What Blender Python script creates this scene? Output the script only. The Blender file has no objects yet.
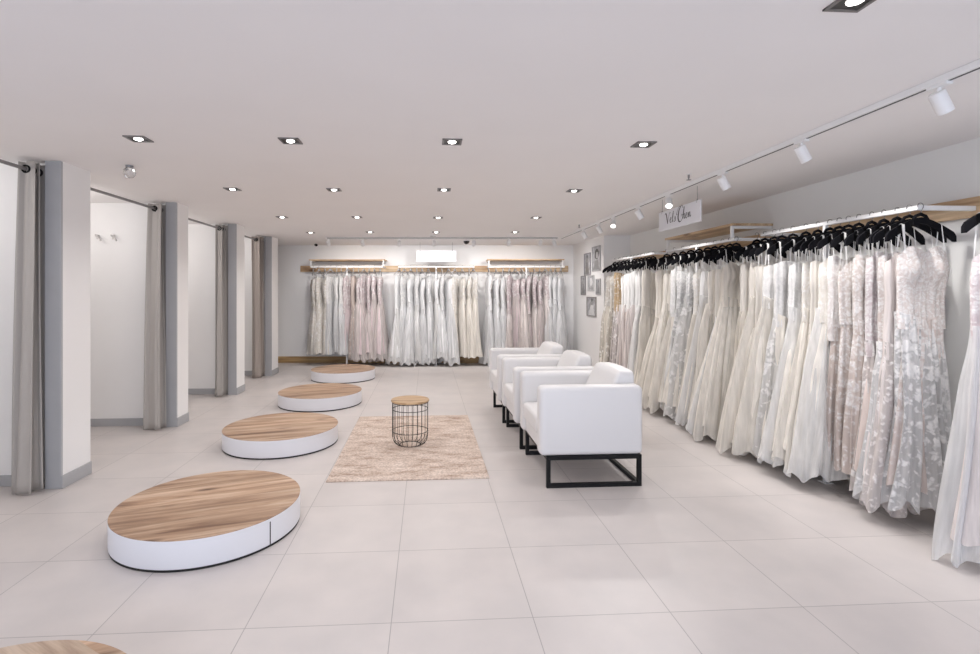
import bpy, bmesh, math, random
import numpy as np
from mathutils import Vector, Matrix

R = math.radians
PI = math.pi
scene = bpy.context.scene
COL = scene.collection
random.seed(7)

# ------------------------------------------------------------------ camera
CAM_H = 1.3847
f_px, pp_x, pp_y, yaw = 512.0, 458.52, 292.35, 0.06083
cd = bpy.data.cameras.new('camera')
cam = bpy.data.objects.new('camera', cd)
COL.objects.link(cam)
cd.sensor_fit = 'HORIZONTAL'
cd.sensor_width = 36.0
cd.lens = f_px / 980 * 36.0
cd.shift_x = (490 - pp_x) / 980
cd.shift_y = (pp_y - 327) / 980
cd.clip_start = 0.05
cam.location = (0, 0, CAM_H)
cam.rotation_euler = (PI / 2, 0, -yaw)
scene.camera = cam

# ------------------------------------------------------------------ materials
def new_mat(name):
    m = bpy.data.materials.new(name)
    m.use_nodes = True
    nt = m.node_tree
    return m, nt, nt.nodes['Principled BSDF'], nt.nodes['Material Output']

def plain(name, col, rough=0.5, metal=0.0, spec=0.5, bump=0.0, bscale=300, vary=0.0):
    m, nt, b, o = new_mat(name)
    b.inputs['Base Color'].default_value = (*col, 1)
    b.inputs['Roughness'].default_value = rough
    b.inputs['Metallic'].default_value = metal
    b.inputs['Specular IOR Level'].default_value = spec
    if bump or vary:
        tc = nt.nodes.new('ShaderNodeTexCoord')
        n = nt.nodes.new('ShaderNodeTexNoise')
        n.inputs['Scale'].default_value = bscale
        n.inputs['Detail'].default_value = 4
        nt.links.new(tc.outputs['Object'], n.inputs['Vector'])
        if bump:
            bp = nt.nodes.new('ShaderNodeBump')
            bp.inputs['Strength'].default_value = bump
            bp.inputs['Distance'].default_value = 0.002
            nt.links.new(n.outputs['Fac'], bp.inputs['Height'])
            nt.links.new(bp.outputs['Normal'], b.inputs['Normal'])
        if vary:
            r = nt.nodes.new('ShaderNodeValToRGB')
            r.color_ramp.elements[0].position = 0.3
            r.color_ramp.elements[1].position = 0.7
            r.color_ramp.elements[0].color = (*[c * (1 - vary) for c in col], 1)
            r.color_ramp.elements[1].color = (*[min(1, c * (1 + vary)) for c in col], 1)
            nt.links.new(n.outputs['Fac'], r.inputs['Fac'])
            nt.links.new(r.outputs['Color'], b.inputs['Base Color'])
    return m

def emit(name, col, strength):
    m, nt, b, o = new_mat(name)
    b.inputs['Base Color'].default_value = (0.9, 0.9, 0.9, 1)
    b.inputs['Emission Color'].default_value = (*col, 1)
    b.inputs['Emission Strength'].default_value = strength
    m.cycles.emission_sampling = 'NONE'
    return m

def wood(name, dark, mid, light, axis='X', scale=1.0, rot=0.0, rough=0.45, plank=0.0, knots=True):
    """Grain runs along `axis` of the object's own coordinates."""
    m, nt, b, o = new_mat(name)
    L = nt.links.new
    tc = nt.nodes.new('ShaderNodeTexCoord')
    mp = nt.nodes.new('ShaderNodeMapping')
    mp.inputs['Rotation'].default_value = (0, 0, -rot)
    L(tc.outputs['Object'], mp.inputs['Vector'])
    oi = nt.nodes.new('ShaderNodeObjectInfo')
    off = nt.nodes.new('ShaderNodeVectorMath'); off.operation = 'ADD'
    sc = nt.nodes.new('ShaderNodeMath'); sc.operation = 'MULTIPLY'; sc.inputs[1].default_value = 37.0
    L(oi.outputs['Random'], sc.inputs[0])
    cmb = nt.nodes.new('ShaderNodeCombineXYZ')
    for k in range(3): L(sc.outputs[0], cmb.inputs[k])
    L(mp.outputs['Vector'], off.inputs[0])
    vec = off
    L(cmb.outputs[0], off.inputs[1])
    if plank:
        # every plank takes its own slice of the grain
        sep = nt.nodes.new('ShaderNodeSeparateXYZ'); L(mp.outputs['Vector'], sep.inputs[0])
        dv = nt.nodes.new('ShaderNodeMath'); dv.operation = 'DIVIDE'; dv.inputs[1].default_value = plank
        L(sep.outputs['Y' if axis == 'X' else 'X'], dv.inputs[0])
        fl = nt.nodes.new('ShaderNodeMath'); fl.operation = 'FLOOR'; L(dv.outputs[0], fl.inputs[0])
        wn = nt.nodes.new('ShaderNodeTexWhiteNoise'); wn.noise_dimensions = '1D'; L(fl.outputs[0], wn.inputs['W'])
        sc2 = nt.nodes.new('ShaderNodeVectorMath'); sc2.operation = 'SCALE'; sc2.inputs['Scale'].default_value = 5.0
        L(wn.outputs['Color'], sc2.inputs[0])
        off2 = nt.nodes.new('ShaderNodeVectorMath'); off2.operation = 'ADD'
        L(off.outputs[0], off2.inputs[0]); L(sc2.outputs[0], off2.inputs[1])
        vec = off2
    st = nt.nodes.new('ShaderNodeMapping')
    s = {'X': (1.1, 12, 12), 'Y': (12, 1.1, 12), 'Z': (12, 12, 1.1)}[axis]
    st.inputs['Scale'].default_value = [v * scale for v in s]
    L(vec.outputs[0], st.inputs['Vector'])
    n1 = nt.nodes.new('ShaderNodeTexNoise'); n1.inputs['Scale'].default_value = 1.0
    n1.inputs['Detail'].default_value = 8; n1.inputs['Roughness'].default_value = 0.62
    n1.inputs['Distortion'].default_value = 0.6
    L(st.outputs[0], n1.inputs['Vector'])
    rp = nt.nodes.new('ShaderNodeValToRGB')
    e = rp.color_ramp.elements
    e[0].position = 0.34; e[0].color = (*dark, 1)
    e[1].position = 0.64; e[1].color = (*light, 1)
    em = e.new(0.5); em.color = (*mid, 1)
    L(n1.outputs['Fac'], rp.inputs['Fac'])
    # fine fibres
    st2 = nt.nodes.new('ShaderNodeMapping')
    s2 = {'X': (3, 130, 130), 'Y': (130, 3, 130), 'Z': (130, 130, 3)}[axis]
    st2.inputs['Scale'].default_value = [v * scale for v in s2]
    L(vec.outputs[0], st2.inputs['Vector'])
    n2 = nt.nodes.new('ShaderNodeTexNoise'); n2.inputs['Scale'].default_value = 1.0; n2.inputs['Detail'].default_value = 3
    L(st2.outputs[0], n2.inputs['Vector'])
    r2 = nt.nodes.new('ShaderNodeValToRGB')
    r2.color_ramp.elements[0].position = 0.3; r2.color_ramp.elements[0].color = (0.72, 0.70, 0.68, 1)
    r2.color_ramp.elements[1].position = 0.6; r2.color_ramp.elements[1].color = (1, 1, 1, 1)
    L(n2.outputs['Fac'], r2.inputs['Fac'])
    mx = nt.nodes.new('ShaderNodeMix'); mx.data_type = 'RGBA'; mx.blend_type = 'MULTIPLY'; mx.inputs[0].default_value = 0.6
    L(rp.outputs['Color'], mx.inputs[6]); L(r2.outputs['Color'], mx.inputs[7])
    out = mx.outputs[2]
    if knots:
        st3 = nt.nodes.new('ShaderNodeMapping')
        s3 = {'X': (2.2, 7, 7), 'Y': (7, 2.2, 7), 'Z': (7, 7, 2.2)}[axis]
        st3.inputs['Scale'].default_value = [v * scale for v in s3]
        L(vec.outputs[0], st3.inputs['Vector'])
        vo = nt.nodes.new('ShaderNodeTexVoronoi'); vo.inputs['Scale'].default_value = 1.0
        L(st3.outputs[0], vo.inputs['Vector'])
        r3 = nt.nodes.new('ShaderNodeValToRGB')
        r3.color_ramp.elements[0].position = 0.03; r3.color_ramp.elements[0].color = (0.20, 0.13, 0.09, 1)
        r3.color_ramp.elements[1].position = 0.20; r3.color_ramp.elements[1].color = (1, 1, 1, 1)
        L(vo.outputs['Distance'], r3.inputs['Fac'])
        mk = nt.nodes.new('ShaderNodeMix'); mk.data_type = 'RGBA'; mk.blend_type = 'MULTIPLY'; mk.inputs[0].default_value = 0.85
        L(out, mk.inputs[6]); L(r3.outputs['Color'], mk.inputs[7])
        out = mk.outputs[2]
    if plank:
        # narrow dark joint between planks
        fr = nt.nodes.new('ShaderNodeMath'); fr.operation = 'FRACT'; L(dv.outputs[0], fr.inputs[0])
        rj = nt.nodes.new('ShaderNodeValToRGB')
        rj.color_ramp.elements[0].position = 0.0; rj.color_ramp.elements[0].color = (0.55, 0.5, 0.45, 1)
        rj.color_ramp.elements[1].position = 0.02; rj.color_ramp.elements[1].color = (1, 1, 1, 1)
        L(fr.outputs[0], rj.inputs['Fac'])
        mj = nt.nodes.new('ShaderNodeMix'); mj.data_type = 'RGBA'; mj.blend_type = 'MULTIPLY'; mj.inputs[0].default_value = 1
        L(out, mj.inputs[6]); L(rj.outputs['Color'], mj.inputs[7])
        # plank tone
        rt = nt.nodes.new('ShaderNodeMapRange'); rt.inputs[3].default_value = 0.86; rt.inputs[4].default_value = 1.12
        L(wn.outputs['Value'], rt.inputs[0])
        mt = nt.nodes.new('ShaderNodeVectorMath'); mt.operation = 'SCALE'
        L(mj.outputs[2], mt.inputs[0]); L(rt.outputs[0], mt.inputs['Scale'])
        out = mt.outputs[0]
    L(out, b.inputs['Base Color'])
    b.inputs['Roughness'].default_value = rough
    return m

def tile_floor():
    m, nt, b, o = new_mat('porcelain_tiles')
    L = nt.links.new
    tc = nt.nodes.new('ShaderNodeTexCoord')
    mp = nt.nodes.new('ShaderNodeMapping')
    mp.inputs['Location'].default_value = (0.1509 + 6.0, -3.3576 + 6.0, 0)
    L(tc.outputs['Object'], mp.inputs['Vector'])
    br = nt.nodes.new('ShaderNodeTexBrick')
    br.offset = 0.0; br.squash = 1.0
    br.inputs['Scale'].default_value = 1.0
    br.inputs['Brick Width'].default_value = 0.6
    br.inputs['Row Height'].default_value = 0.6
    br.inputs['Mortar Size'].default_value = 0.0022
    br.inputs['Mortar Smooth'].default_value = 0.3
    br.inputs['Bias'].default_value = 0.0
    br.inputs['Color1'].default_value = (0.59, 0.552, 0.54, 1)
    br.inputs['Color2'].default_value = (0.615, 0.577, 0.563, 1)
    br.inputs['Mortar'].default_value = (0.36, 0.34, 0.335, 1)
    L(mp.outputs['Vector'], br.inputs['Vector'])
    n = nt.nodes.new('ShaderNodeTexNoise'); n.inputs['Scale'].default_value = 3.5; n.inputs['Detail'].default_value = 7
    L(tc.outputs['Object'], n.inputs['Vector'])
    rp = nt.nodes.new('ShaderNodeValToRGB')
    rp.color_ramp.elements[0].position = 0.3; rp.color_ramp.elements[0].color = (0.93, 0.93, 0.93, 1)
    rp.color_ramp.elements[1].position = 0.7; rp.color_ramp.elements[1].color = (1.04, 1.03, 1.02, 1)
    L(n.outputs['Fac'], rp.inputs['Fac'])
    mx = nt.nodes.new('ShaderNodeMix'); mx.data_type = 'RGBA'; mx.blend_type = 'MULTIPLY'; mx.inputs[0].default_value = 1
    L(br.outputs['Color'], mx.inputs[6]); L(rp.outputs['Color'], mx.inputs[7])
    L(mx.outputs[2], b.inputs['Base Color'])
    rr = nt.nodes.new('ShaderNodeMapRange'); rr.inputs[3].default_value = 0.34; rr.inputs[4].default_value = 0.44
    L(n.outputs['Fac'], rr.inputs[0]); L(rr.outputs[0], b.inputs['Roughness'])
    bp = nt.nodes.new('ShaderNodeBump'); bp.inputs['Strength'].default_value = 0.25; bp.inputs['Distance'].default_value = 0.002
    bp.invert = True
    L(br.outputs['Fac'], bp.inputs['Height']); L(bp.outputs['Normal'], b.inputs['Normal'])
    b.inputs['Specular IOR Level'].default_value = 0.45
    return m

def rug_mat():
    m, nt, b, o = new_mat('distressed_rug')
    L = nt.links.new
    tc = nt.nodes.new('ShaderNodeTexCoord')
    mp = nt.nodes.new('ShaderNodeMapping'); mp.inputs['Scale'].default_value = (2.4, 6.0, 1)
    L(tc.outputs['Object'], mp.inputs['Vector'])
    n = nt.nodes.new('ShaderNodeTexNoise'); n.inputs['Scale'].default_value = 1.5; n.inputs['Detail'].default_value = 9; n.inputs['Roughness'].default_value = 0.72
    L(mp.outputs['Vector'], n.inputs['Vector'])
    rp = nt.nodes.new('ShaderNodeValToRGB')
    e = rp.color_ramp.elements
    e[0].position = 0.30; e[0].color = (0.28, 0.19, 0.15, 1)
    e[1].position = 0.62; e[1].color = (0.72, 0.62, 0.555, 1)
    k = e.new(0.40); k.color = (0.47, 0.36, 0.295, 1)
    k = e.new(0.48); k.color = (0.60, 0.49, 0.42, 1)
    L(n.outputs['Fac'], rp.inputs['Fac'])
    n2 = nt.nodes.new('ShaderNodeTexNoise'); n2.inputs['Scale'].default_value = 70; n2.inputs['Detail'].default_value = 5
    L(tc.outputs['Object'], n2.inputs['Vector'])
    r2 = nt.nodes.new('ShaderNodeValToRGB')
    r2.color_ramp.elements[0].position = 0.35; r2.color_ramp.elements[0].color = (0.72, 0.7, 0.68, 1)
    r2.color_ramp.elements[1].position = 0.6; r2.color_ramp.elements[1].color = (1.08, 1.08, 1.08, 1)
    L(n2.outputs['Fac'], r2.inputs['Fac'])
    mx = nt.nodes.new('ShaderNodeMix'); mx.data_type = 'RGBA'; mx.blend_type = 'MULTIPLY'; mx.inputs[0].default_value = 1
    L(rp.outputs['Color'], mx.inputs[6]); L(r2.outputs['Color'], mx.inputs[7])
    L(mx.outputs[2], b.inputs['Base Color'])
    b.inputs['Roughness'].default_value = 0.95
    bp = nt.nodes.new('ShaderNodeBump'); bp.inputs['Strength'].default_value = 0.5; bp.inputs['Distance'].default_value = 0.004
    L(n2.outputs['Fac'], bp.inputs['Height']); L(bp.outputs['Normal'], b.inputs['Normal'])
    return m

_fab = {}
def fabric(col, lace=None, amount=0.0, lo=0.0, hi=2.0, scale=26, sheer=0.0, name='gown_fabric'):
    """Gown cloth; lace = colour of raised motifs that thin out between the heights lo and hi; sheer = how clear the cloth is."""
    key = (tuple(round(c, 3) for c in col), lace, amount, lo, hi, scale, sheer)
    if key in _fab: return _fab[key]
    m, nt, b, o = new_mat(name)
    L = nt.links.new
    b.inputs['Roughness'].default_value = 0.75
    b.inputs['Sheen Weight'].default_value = 0.25
    b.inputs['Specular IOR Level'].default_value = 0.25
    tc = nt.nodes.new('ShaderNodeTexCoord')
    k_ = .86 if lace else 1.0
    base = nt.nodes.new('ShaderNodeRGB'); base.outputs[0].default_value = (*[c * k_ for c in col], 1)
    colour = base.outputs[0]
    mask = None
    if lace:
        oi = nt.nodes.new('ShaderNodeObjectInfo')
        ml = nt.nodes.new('ShaderNodeMath'); ml.operation = 'MULTIPLY'; ml.inputs[1].default_value = 31
        L(oi.outputs['Random'], ml.inputs[0])
        cb = nt.nodes.new('ShaderNodeCombineXYZ')
        for k in range(3): L(ml.outputs[0], cb.inputs[k])
        ad = nt.nodes.new('ShaderNodeVectorMath'); ad.operation = 'ADD'
        L(tc.outputs['Object'], ad.inputs[0]); L(cb.outputs[0], ad.inputs[1])
        nd = nt.nodes.new('ShaderNodeTexNoise'); nd.inputs['Scale'].default_value = 14; nd.inputs['Detail'].default_value = 2
        L(ad.outputs[0], nd.inputs['Vector'])
        sv = nt.nodes.new('ShaderNodeVectorMath'); sv.operation = 'SCALE'; sv.inputs['Scale'].default_value = 0.12
        L(nd.outputs['Color'], sv.inputs[0])
        a2 = nt.nodes.new('ShaderNodeVectorMath'); a2.operation = 'ADD'
        L(ad.outputs[0], a2.inputs[0]); L(sv.outputs[0], a2.inputs[1])
        vo = nt.nodes.new('ShaderNodeTexVoronoi'); vo.inputs['Scale'].default_value = scale; vo.feature = 'SMOOTH_F1'
        vo.inputs['Smoothness'].default_value = 0.3
        L(a2.outputs[0], vo.inputs['Vector'])
        n3 = nt.nodes.new('ShaderNodeTexNoise'); n3.inputs['Scale'].default_value = scale * 0.42; n3.inputs['Detail'].default_value = 3
        L(ad.outputs[0], n3.inputs['Vector'])
        # threshold falls with height
        sp = nt.nodes.new('ShaderNodeSeparateXYZ'); L(tc.outputs['Object'], sp.inputs[0])
        mr = nt.nodes.new('ShaderNodeMapRange'); mr.inputs[1].default_value = lo; mr.inputs[2].default_value = hi
        mr.inputs[3].default_value = 0.0; mr.inputs[4].default_value = 1.0
        L(sp.outputs['Z'], mr.inputs[0])
        # score = (0.75 - dist) + (noise-.5)*1.0 + amount*h
        m1 = nt.nodes.new('ShaderNodeMath'); m1.operation = 'SUBTRACT'; m1.inputs[0].default_value = 0.55
        L(vo.outputs['Distance'], m1.inputs[1])
        m2 = nt.nodes.new('ShaderNodeMath'); m2.operation = 'MULTIPLY_ADD'; m2.inputs[1].default_value = 1.4; m2.inputs[2].default_value = -0.8
        L(n3.outputs['Fac'], m2.inputs[0])
        m3 = nt.nodes.new('ShaderNodeMath'); m3.operation = 'ADD'; L(m1.outputs[0], m3.inputs[0]); L(m2.outputs[0], m3.inputs[1])
        m4 = nt.nodes.new('ShaderNodeMath'); m4.operation = 'MULTIPLY_ADD'; m4.inputs[1].default_value = amount
        L(mr.outputs[0], m4.inputs[0]); L(m3.outputs[0], m4.inputs[2])
        rp = nt.nodes.new('ShaderNodeMapRange'); rp.inputs[1].default_value = 0.06; rp.inputs[2].default_value = 0.34
        L(m4.outputs[0], rp.inputs[0])
        mask = rp.outputs[0]
        mx = nt.nodes.new('ShaderNodeMix'); mx.data_type = 'RGBA'
        vf = nt.nodes.new('ShaderNodeTexVoronoi'); vf.inputs['Scale'].default_value = scale * 1.7
        L(a2.outputs[0], vf.inputs['Vector'])
        mf = nt.nodes.new('ShaderNodeMapRange'); mf.inputs[1].default_value = .15; mf.inputs[2].default_value = .75
        mf.inputs[3].default_value = 1.0; mf.inputs[4].default_value = .25
        L(vf.outputs['Distance'], mf.inputs[0])
        mm = nt.nodes.new('ShaderNodeMath'); mm.operation = 'MULTIPLY'; L(mask, mm.inputs[0]); L(mf.outputs[0], mm.inputs[1])
        L(mm.outputs[0], mx.inputs[0]); L(colour, mx.inputs[6]); mx.inputs[7].default_value = (*lace, 1)
        colour = mx.outputs[2]
        bp = nt.nodes.new('ShaderNodeBump'); bp.inputs['Strength'].default_value = 0.45; bp.inputs['Distance'].default_value = 0.006
        L(mm.outputs[0], bp.inputs['Height']); L(bp.outputs['Normal'], b.inputs['Normal'])
    else:
        mp = nt.nodes.new('ShaderNodeMapping'); mp.inputs['Scale'].default_value = (55, 55, 2)
        L(tc.outputs['Object'], mp.inputs['Vector'])
        n = nt.nodes.new('ShaderNodeTexNoise'); n.inputs['Scale'].default_value = 1.0; n.inputs['Detail'].default_value = 3
        L(mp.outputs[0], n.inputs['Vector'])
        bp = nt.nodes.new('ShaderNodeBump'); bp.inputs['Strength'].default_value = 0.6; bp.inputs['Distance'].default_value = 0.008
        L(n.outputs['Fac'], bp.inputs['Height']); L(bp.outputs['Normal'], b.inputs['Normal'])
    # shading of gathered folds, painted into the colour as soft vertical streaks
    mps = nt.nodes.new('ShaderNodeMapping'); mps.inputs['Scale'].default_value = (38, 38, 1.6)
    L(tc.outputs['Object'], mps.inputs['Vector'])
    ns = nt.nodes.new('ShaderNodeTexNoise'); ns.inputs['Scale'].default_value = 1.0; ns.inputs['Detail'].default_value = 4
    L(mps.outputs[0], ns.inputs['Vector'])
    mrs = nt.nodes.new('ShaderNodeMapRange'); mrs.inputs[1].default_value = .3; mrs.inputs[2].default_value = .7
    mrs.inputs[3].default_value = .80; mrs.inputs[4].default_value = 1.07
    L(ns.outputs['Fac'], mrs.inputs[0])
    svs = nt.nodes.new('ShaderNodeVectorMath'); svs.operation = 'SCALE'
    L(colour, svs.inputs[0]); L(mrs.outputs[0], svs.inputs['Scale'])
    colour = svs.outputs[0]
    L(colour, b.inputs['Base Color'])
    tr = nt.nodes.new('ShaderNodeBsdfTranslucent'); L(colour, tr.inputs['Color'])
    ms = nt.nodes.new('ShaderNodeMixShader'); ms.inputs[0].default_value = 0.22
    L(b.outputs[0], ms.inputs[1]); L(tr.outputs[0], ms.inputs[2])
    last = ms
    if sheer:
        tp = nt.nodes.new('ShaderNodeBsdfTransparent')
        m5 = nt.nodes.new('ShaderNodeMixShader')
        # folds of net seen edge-on read denser
        lw = nt.nodes.new('ShaderNodeLayerWeight'); lw.inputs['Blend'].default_value = 0.45
        mr2 = nt.nodes.new('ShaderNodeMapRange'); mr2.inputs[1].default_value = 0; mr2.inputs[2].default_value = 0.8
        mr2.inputs[3].default_value = sheer; mr2.inputs[4].default_value = sheer * 0.25
        L(lw.outputs['Facing'], mr2.inputs[0])
        fac = mr2.outputs[0]
        if mask is not None:
            iv = nt.nodes.new('ShaderNodeMath'); iv.operation = 'SUBTRACT'; iv.inputs[0].default_value = 1; L(mask, iv.inputs[1])
            mu = nt.nodes.new('ShaderNodeMath'); mu.operation = 'MULTIPLY'; L(fac, mu.inputs[0]); L(iv.outputs[0], mu.inputs[1])
            fac = mu.outputs[0]
        L(fac, m5.inputs[0]); L(ms.outputs[0], m5.inputs[1]); L(tp.outputs[0], m5.inputs[2])
        last = m5
    L(last.outputs[0], o.inputs['Surface'])
    _fab[key] = m
    return m

WHITE_WALL = plain('white_wall_paint', (0.885, 0.88, 0.875), 0.7, vary=0.012, bscale=2)
RIGHT_WALL = plain('pale_grey_wall_paint', (0.80, 0.80, 0.785), 0.7, vary=0.012, bscale=2)
CEIL = plain('ceiling_paint', (0.87, 0.848, 0.842), 0.8, vary=0.01, bscale=2)
GREY_TRIM = plain('grey_trim_paint', (0.42, 0.425, 0.44), 0.5, vary=0.02, bscale=8)
WHITE_METAL = plain('white_powder_coat', (0.85, 0.85, 0.85), 0.4, bump=0.05)
STEEL = plain('brushed_steel', (0.27, 0.265, 0.27), 0.4, 0.5, vary=0.05, bscale=40)
BLACK_METAL = plain('black_powder_coat', (0.006, 0.006, 0.007), 0.5, spec=0.25, bump=0.05)
VELVET = plain('black_velvet', (0.006, 0.006, 0.008), 0.9, spec=0.15, bump=0.2, bscale=500)
LEATHER = plain('white_leather', (0.72, 0.715, 0.72), 0.42, bump=0.12, bscale=260)
PLATFORM_WHITE = plain('white_laminate', (0.78, 0.785, 0.82), 0.4, vary=0.01, bscale=3)
DARK_GAP = plain('black_plinth_paint', (0.01, 0.01, 0.01), 0.6, vary=0.1)
FLOOR = tile_floor()
RUG = rug_mat()
OAK = [wood('oak_platform_top_%d' % i, (0.22, 0.115, 0.065), (0.50, 0.325, 0.21), (0.68, 0.505, 0.37), 'X', 1.0, a, 0.42, p)
       for i, (a, p) in enumerate([(0.30, 0.24), (0.22, 0.2), (0.25, 0.2), (0.35, 0.2), (-0.57, 0.23)])]
OAK_DAYLIT = wood('daylit_oak_platform_top', (0.34, 0.23, 0.16), (0.58, 0.44, 0.33), (0.72, 0.58, 0.46), 'X', 1.0, -0.57, 0.38, 0.23)  # oak with the daylight on the nearest platform painted in as a paler tone
OAK_TABLE = wood('oak_table_top', (0.36, 0.22, 0.11), (0.50, 0.33, 0.18), (0.60, 0.42, 0.25), 'X', 1.6, 0.1, 0.45)
PINE_X = wood('pine_board', (0.42, 0.26, 0.14), (0.62, 0.44, 0.27), (0.76, 0.59, 0.40), 'X', 0.8, 0, 0.5)
PINE_Y = wood('pine_plank', (0.42, 0.26, 0.14), (0.62, 0.44, 0.27), (0.74, 0.57, 0.38), 'Y', 0.8, 0, 0.5)
PINE_SKIRT = wood('pine_skirting', (0.26, 0.15, 0.06), (0.45, 0.29, 0.13), (0.58, 0.41, 0.21), 'X', 0.9, 0, 0.5)
CURTAIN = plain('grey_curtain_cloth', (0.47, 0.445, 0.42), 0.9, bump=0.3, bscale=600, vary=0.03)
CURTAIN2 = plain('taupe_curtain_cloth', (0.42, 0.37, 0.335), 0.9, bump=0.3, bscale=600, vary=0.03)
HANGER_GREY = plain('grey_hanger_plastic', (0.42, 0.41, 0.41), 0.35, vary=0.04)
RIBBON = plain('white_satin_ribbon', (0.85, 0.84, 0.82), 0.35, vary=0.02)
BULB = emit('lit_bulb', (1.0, 0.97, 0.93), 14)
LENS_ON = emit('lit_spot_lens', (1.0, 0.98, 0.96), 6)
HOOK = plain('satin_chrome', (0.55, 0.53, 0.52), 0.35, 0.3, vary=0.05)
DL_FRAME = plain('dark_steel_frame', (0.20, 0.19, 0.19), 0.35, 0.6, vary=0.05)
DL_INNER = plain('black_reflector', (0.015, 0.014, 0.014), 0.4, vary=0.1)
SIGN_WHITE = plain('white_sign_board', (0.74, 0.74, 0.78), 0.35, vary=0.01)
INK = plain('dark_grey_lettering', (0.05, 0.05, 0.055), 0.5, vary=0.02)

# ------------------------------------------------------------------ object helpers
def link(name, me, mat=None, parent=None, smooth=None):
    o = bpy.data.objects.new(name, me)
    COL.objects.link(o)
    if mat is not None:
        for m in (mat if isinstance(mat, (list, tuple)) else [mat]): me.materials.append(m)
    if parent is not None: o.parent = parent
    if smooth is not None:
        me.polygons.foreach_set('use_smooth', [True] * len(me.polygons))
        if smooth < 180 and hasattr(me, 'set_sharp_from_angle'):
            me.set_sharp_from_angle(angle=R(smooth))
    return o

def obj(name, bm, mat=None, parent=None, smooth=None):
    me = bpy.data.meshes.new(name)
    bmesh.ops.recalc_face_normals(bm, faces=bm.faces)
    bm.to_mesh(me); bm.free()
    return link(name, me, mat, parent, smooth)

def tag(o, label=None, cat=None, group=None, kind=None):
    if label: o['label'] = label
    if cat: o['category'] = cat
    if group: o['group'] = group
    if kind: o['kind'] = kind
    return o

def thing(name, label, cat, loc=(0, 0, 0), rz=0.0, group=None):
    o = bpy.data.objects.new(name, None)
    COL.objects.link(o)
    o.empty_display_size = 0.1
    o.location = loc; o.rotation_euler = (0, 0, rz)
    return tag(o, label, cat, group)

def dup(root, loc, rz, label, group=None):
    r = root.copy(); COL.objects.link(r)
    r.location = loc; r.rotation_euler = (0, 0, rz)
    tag(r, label, None, group)
    for ch in list(root.children):
        c = ch.copy(); COL.objects.link(c); c.parent = r
        for g in ch.children:
            d = g.copy(); COL.objects.link(d); d.parent = c
    return r

def box(bm, x0, x1, y0, y1, z0, z1, bev=0.0, seg=2, mat=None, mi=0):
    g = bmesh.ops.create_cube(bm, size=1.0)
    vs = g['verts']
    for v in vs:
        v.co = Vector((x0 + (v.co.x + .5) * (x1 - x0), y0 + (v.co.y + .5) * (y1 - y0), z0 + (v.co.z + .5) * (z1 - z0)))
    fs = set(f for v in vs for f in v.link_faces)
    if bev:
        es = set(e for v in vs for e in v.link_edges)
        r = bmesh.ops.bevel(bm, geom=list(es), offset=bev, segments=seg, affect='EDGES', profile=0.5)
        vs = list(set(v for f in r['faces'] for v in f.verts) | set(v for v in vs if v.is_valid))
    for v in vs:
        if v.is_valid:
            if mat is not None: v.co = mat @ v.co
            for f in v.link_faces: f.material_index = mi
    return [v for v in vs if v.is_valid]

def tube(bm, pts, r, seg=8, closed=False, cap=True):
    pts = [Vector(p) for p in pts]
    n = len(pts)
    rings = []
    prev = None
    for i, p in enumerate(pts):
        if closed: t = pts[(i + 1) % n] - pts[i - 1]
        else: t = pts[min(i + 1, n - 1)] - pts[max(i - 1, 0)]
        t.normalize()
        if prev is None:
            a = Vector((0, 0, 1)) if abs(t.z) < 0.9 else Vector((1, 0, 0))
            u = t.cross(a).normalized()
        else:
            u = (prev - t * prev.dot(t)).normalized()
        prev = u
        w = t.cross(u)
        rr = r[i] if isinstance(r, (list, tuple)) else r
        rings.append([bm.verts.new(p + (u * math.cos(2 * PI * k / seg) + w * math.sin(2 * PI * k / seg)) * rr) for k in range(seg)])
    m = n if closed else n - 1
    for i in range(m):
        a, b_ = rings[i], rings[(i + 1) % n]
        for k in range(seg):
            bm.faces.new((a[k], a[(k + 1) % seg], b_[(k + 1) % seg], b_[k]))
    if cap and not closed:
        bm.faces.new(rings[0][::-1]); bm.faces.new(rings[-1])

def lathe(bm, prof, seg=48, mi=0, centre=(0, 0)):
    """prof: list of (r, z); r = 0 closes with a point."""
    rings = []
    for r, z in prof:
        if r < 1e-6: rings.append([bm.verts.new((centre[0], centre[1], z))])
        else: rings.append([bm.verts.new((centre[0] + r * math.cos(2 * PI * k / seg), centre[1] + r * math.sin(2 * PI * k / seg), z)) for k in range(seg)])
    for a, b_ in zip(rings, rings[1:]):
        for k in range(seg):
            if len(a) == 1 and len(b_) == 1: continue
            if len(a) == 1: f = bm.faces.new((a[0], b_[k], b_[(k + 1) % seg]))
            elif len(b_) == 1: f = bm.faces.new((a[k], b_[0], a[(k + 1) % seg]))
            else: f = bm.faces.new((a[k], a[(k + 1) % seg], b_[(k + 1) % seg], b_[k]))
            f.material_index = mi

def prism(bm, poly, y0, y1, bev=0.0):
    """poly in (x, z), extruded along y."""
    a = [bm.verts.new((x, y0, z)) for x, z in poly]
    b_ = [bm.verts.new((x, y1, z)) for x, z in poly]
    n = len(poly)
    bm.faces.new(a); bm.faces.new(b_[::-1])
    for i in range(n):
        bm.faces.new((a[i], b_[i], b_[(i + 1) % n], a[(i + 1) % n]))

def struct(name, bm, mat, parent=None):
    o = obj(name, bm, mat, parent)
    if parent is None: o['kind'] = 'structure'
    return o

def sbox(name, mat, x0, x1, y0, y1, z0, z1, bev=0.0):
    bm = bmesh.new(); box(bm, x0, x1, y0, y1, z0, z1, bev, 1)
    return struct(name, bm, mat)

ORD = ('first second third fourth fifth sixth seventh eighth ninth tenth eleventh twelfth thirteenth fourteenth fifteenth sixteenth '
       'seventeenth eighteenth nineteenth twentieth').split()

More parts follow.
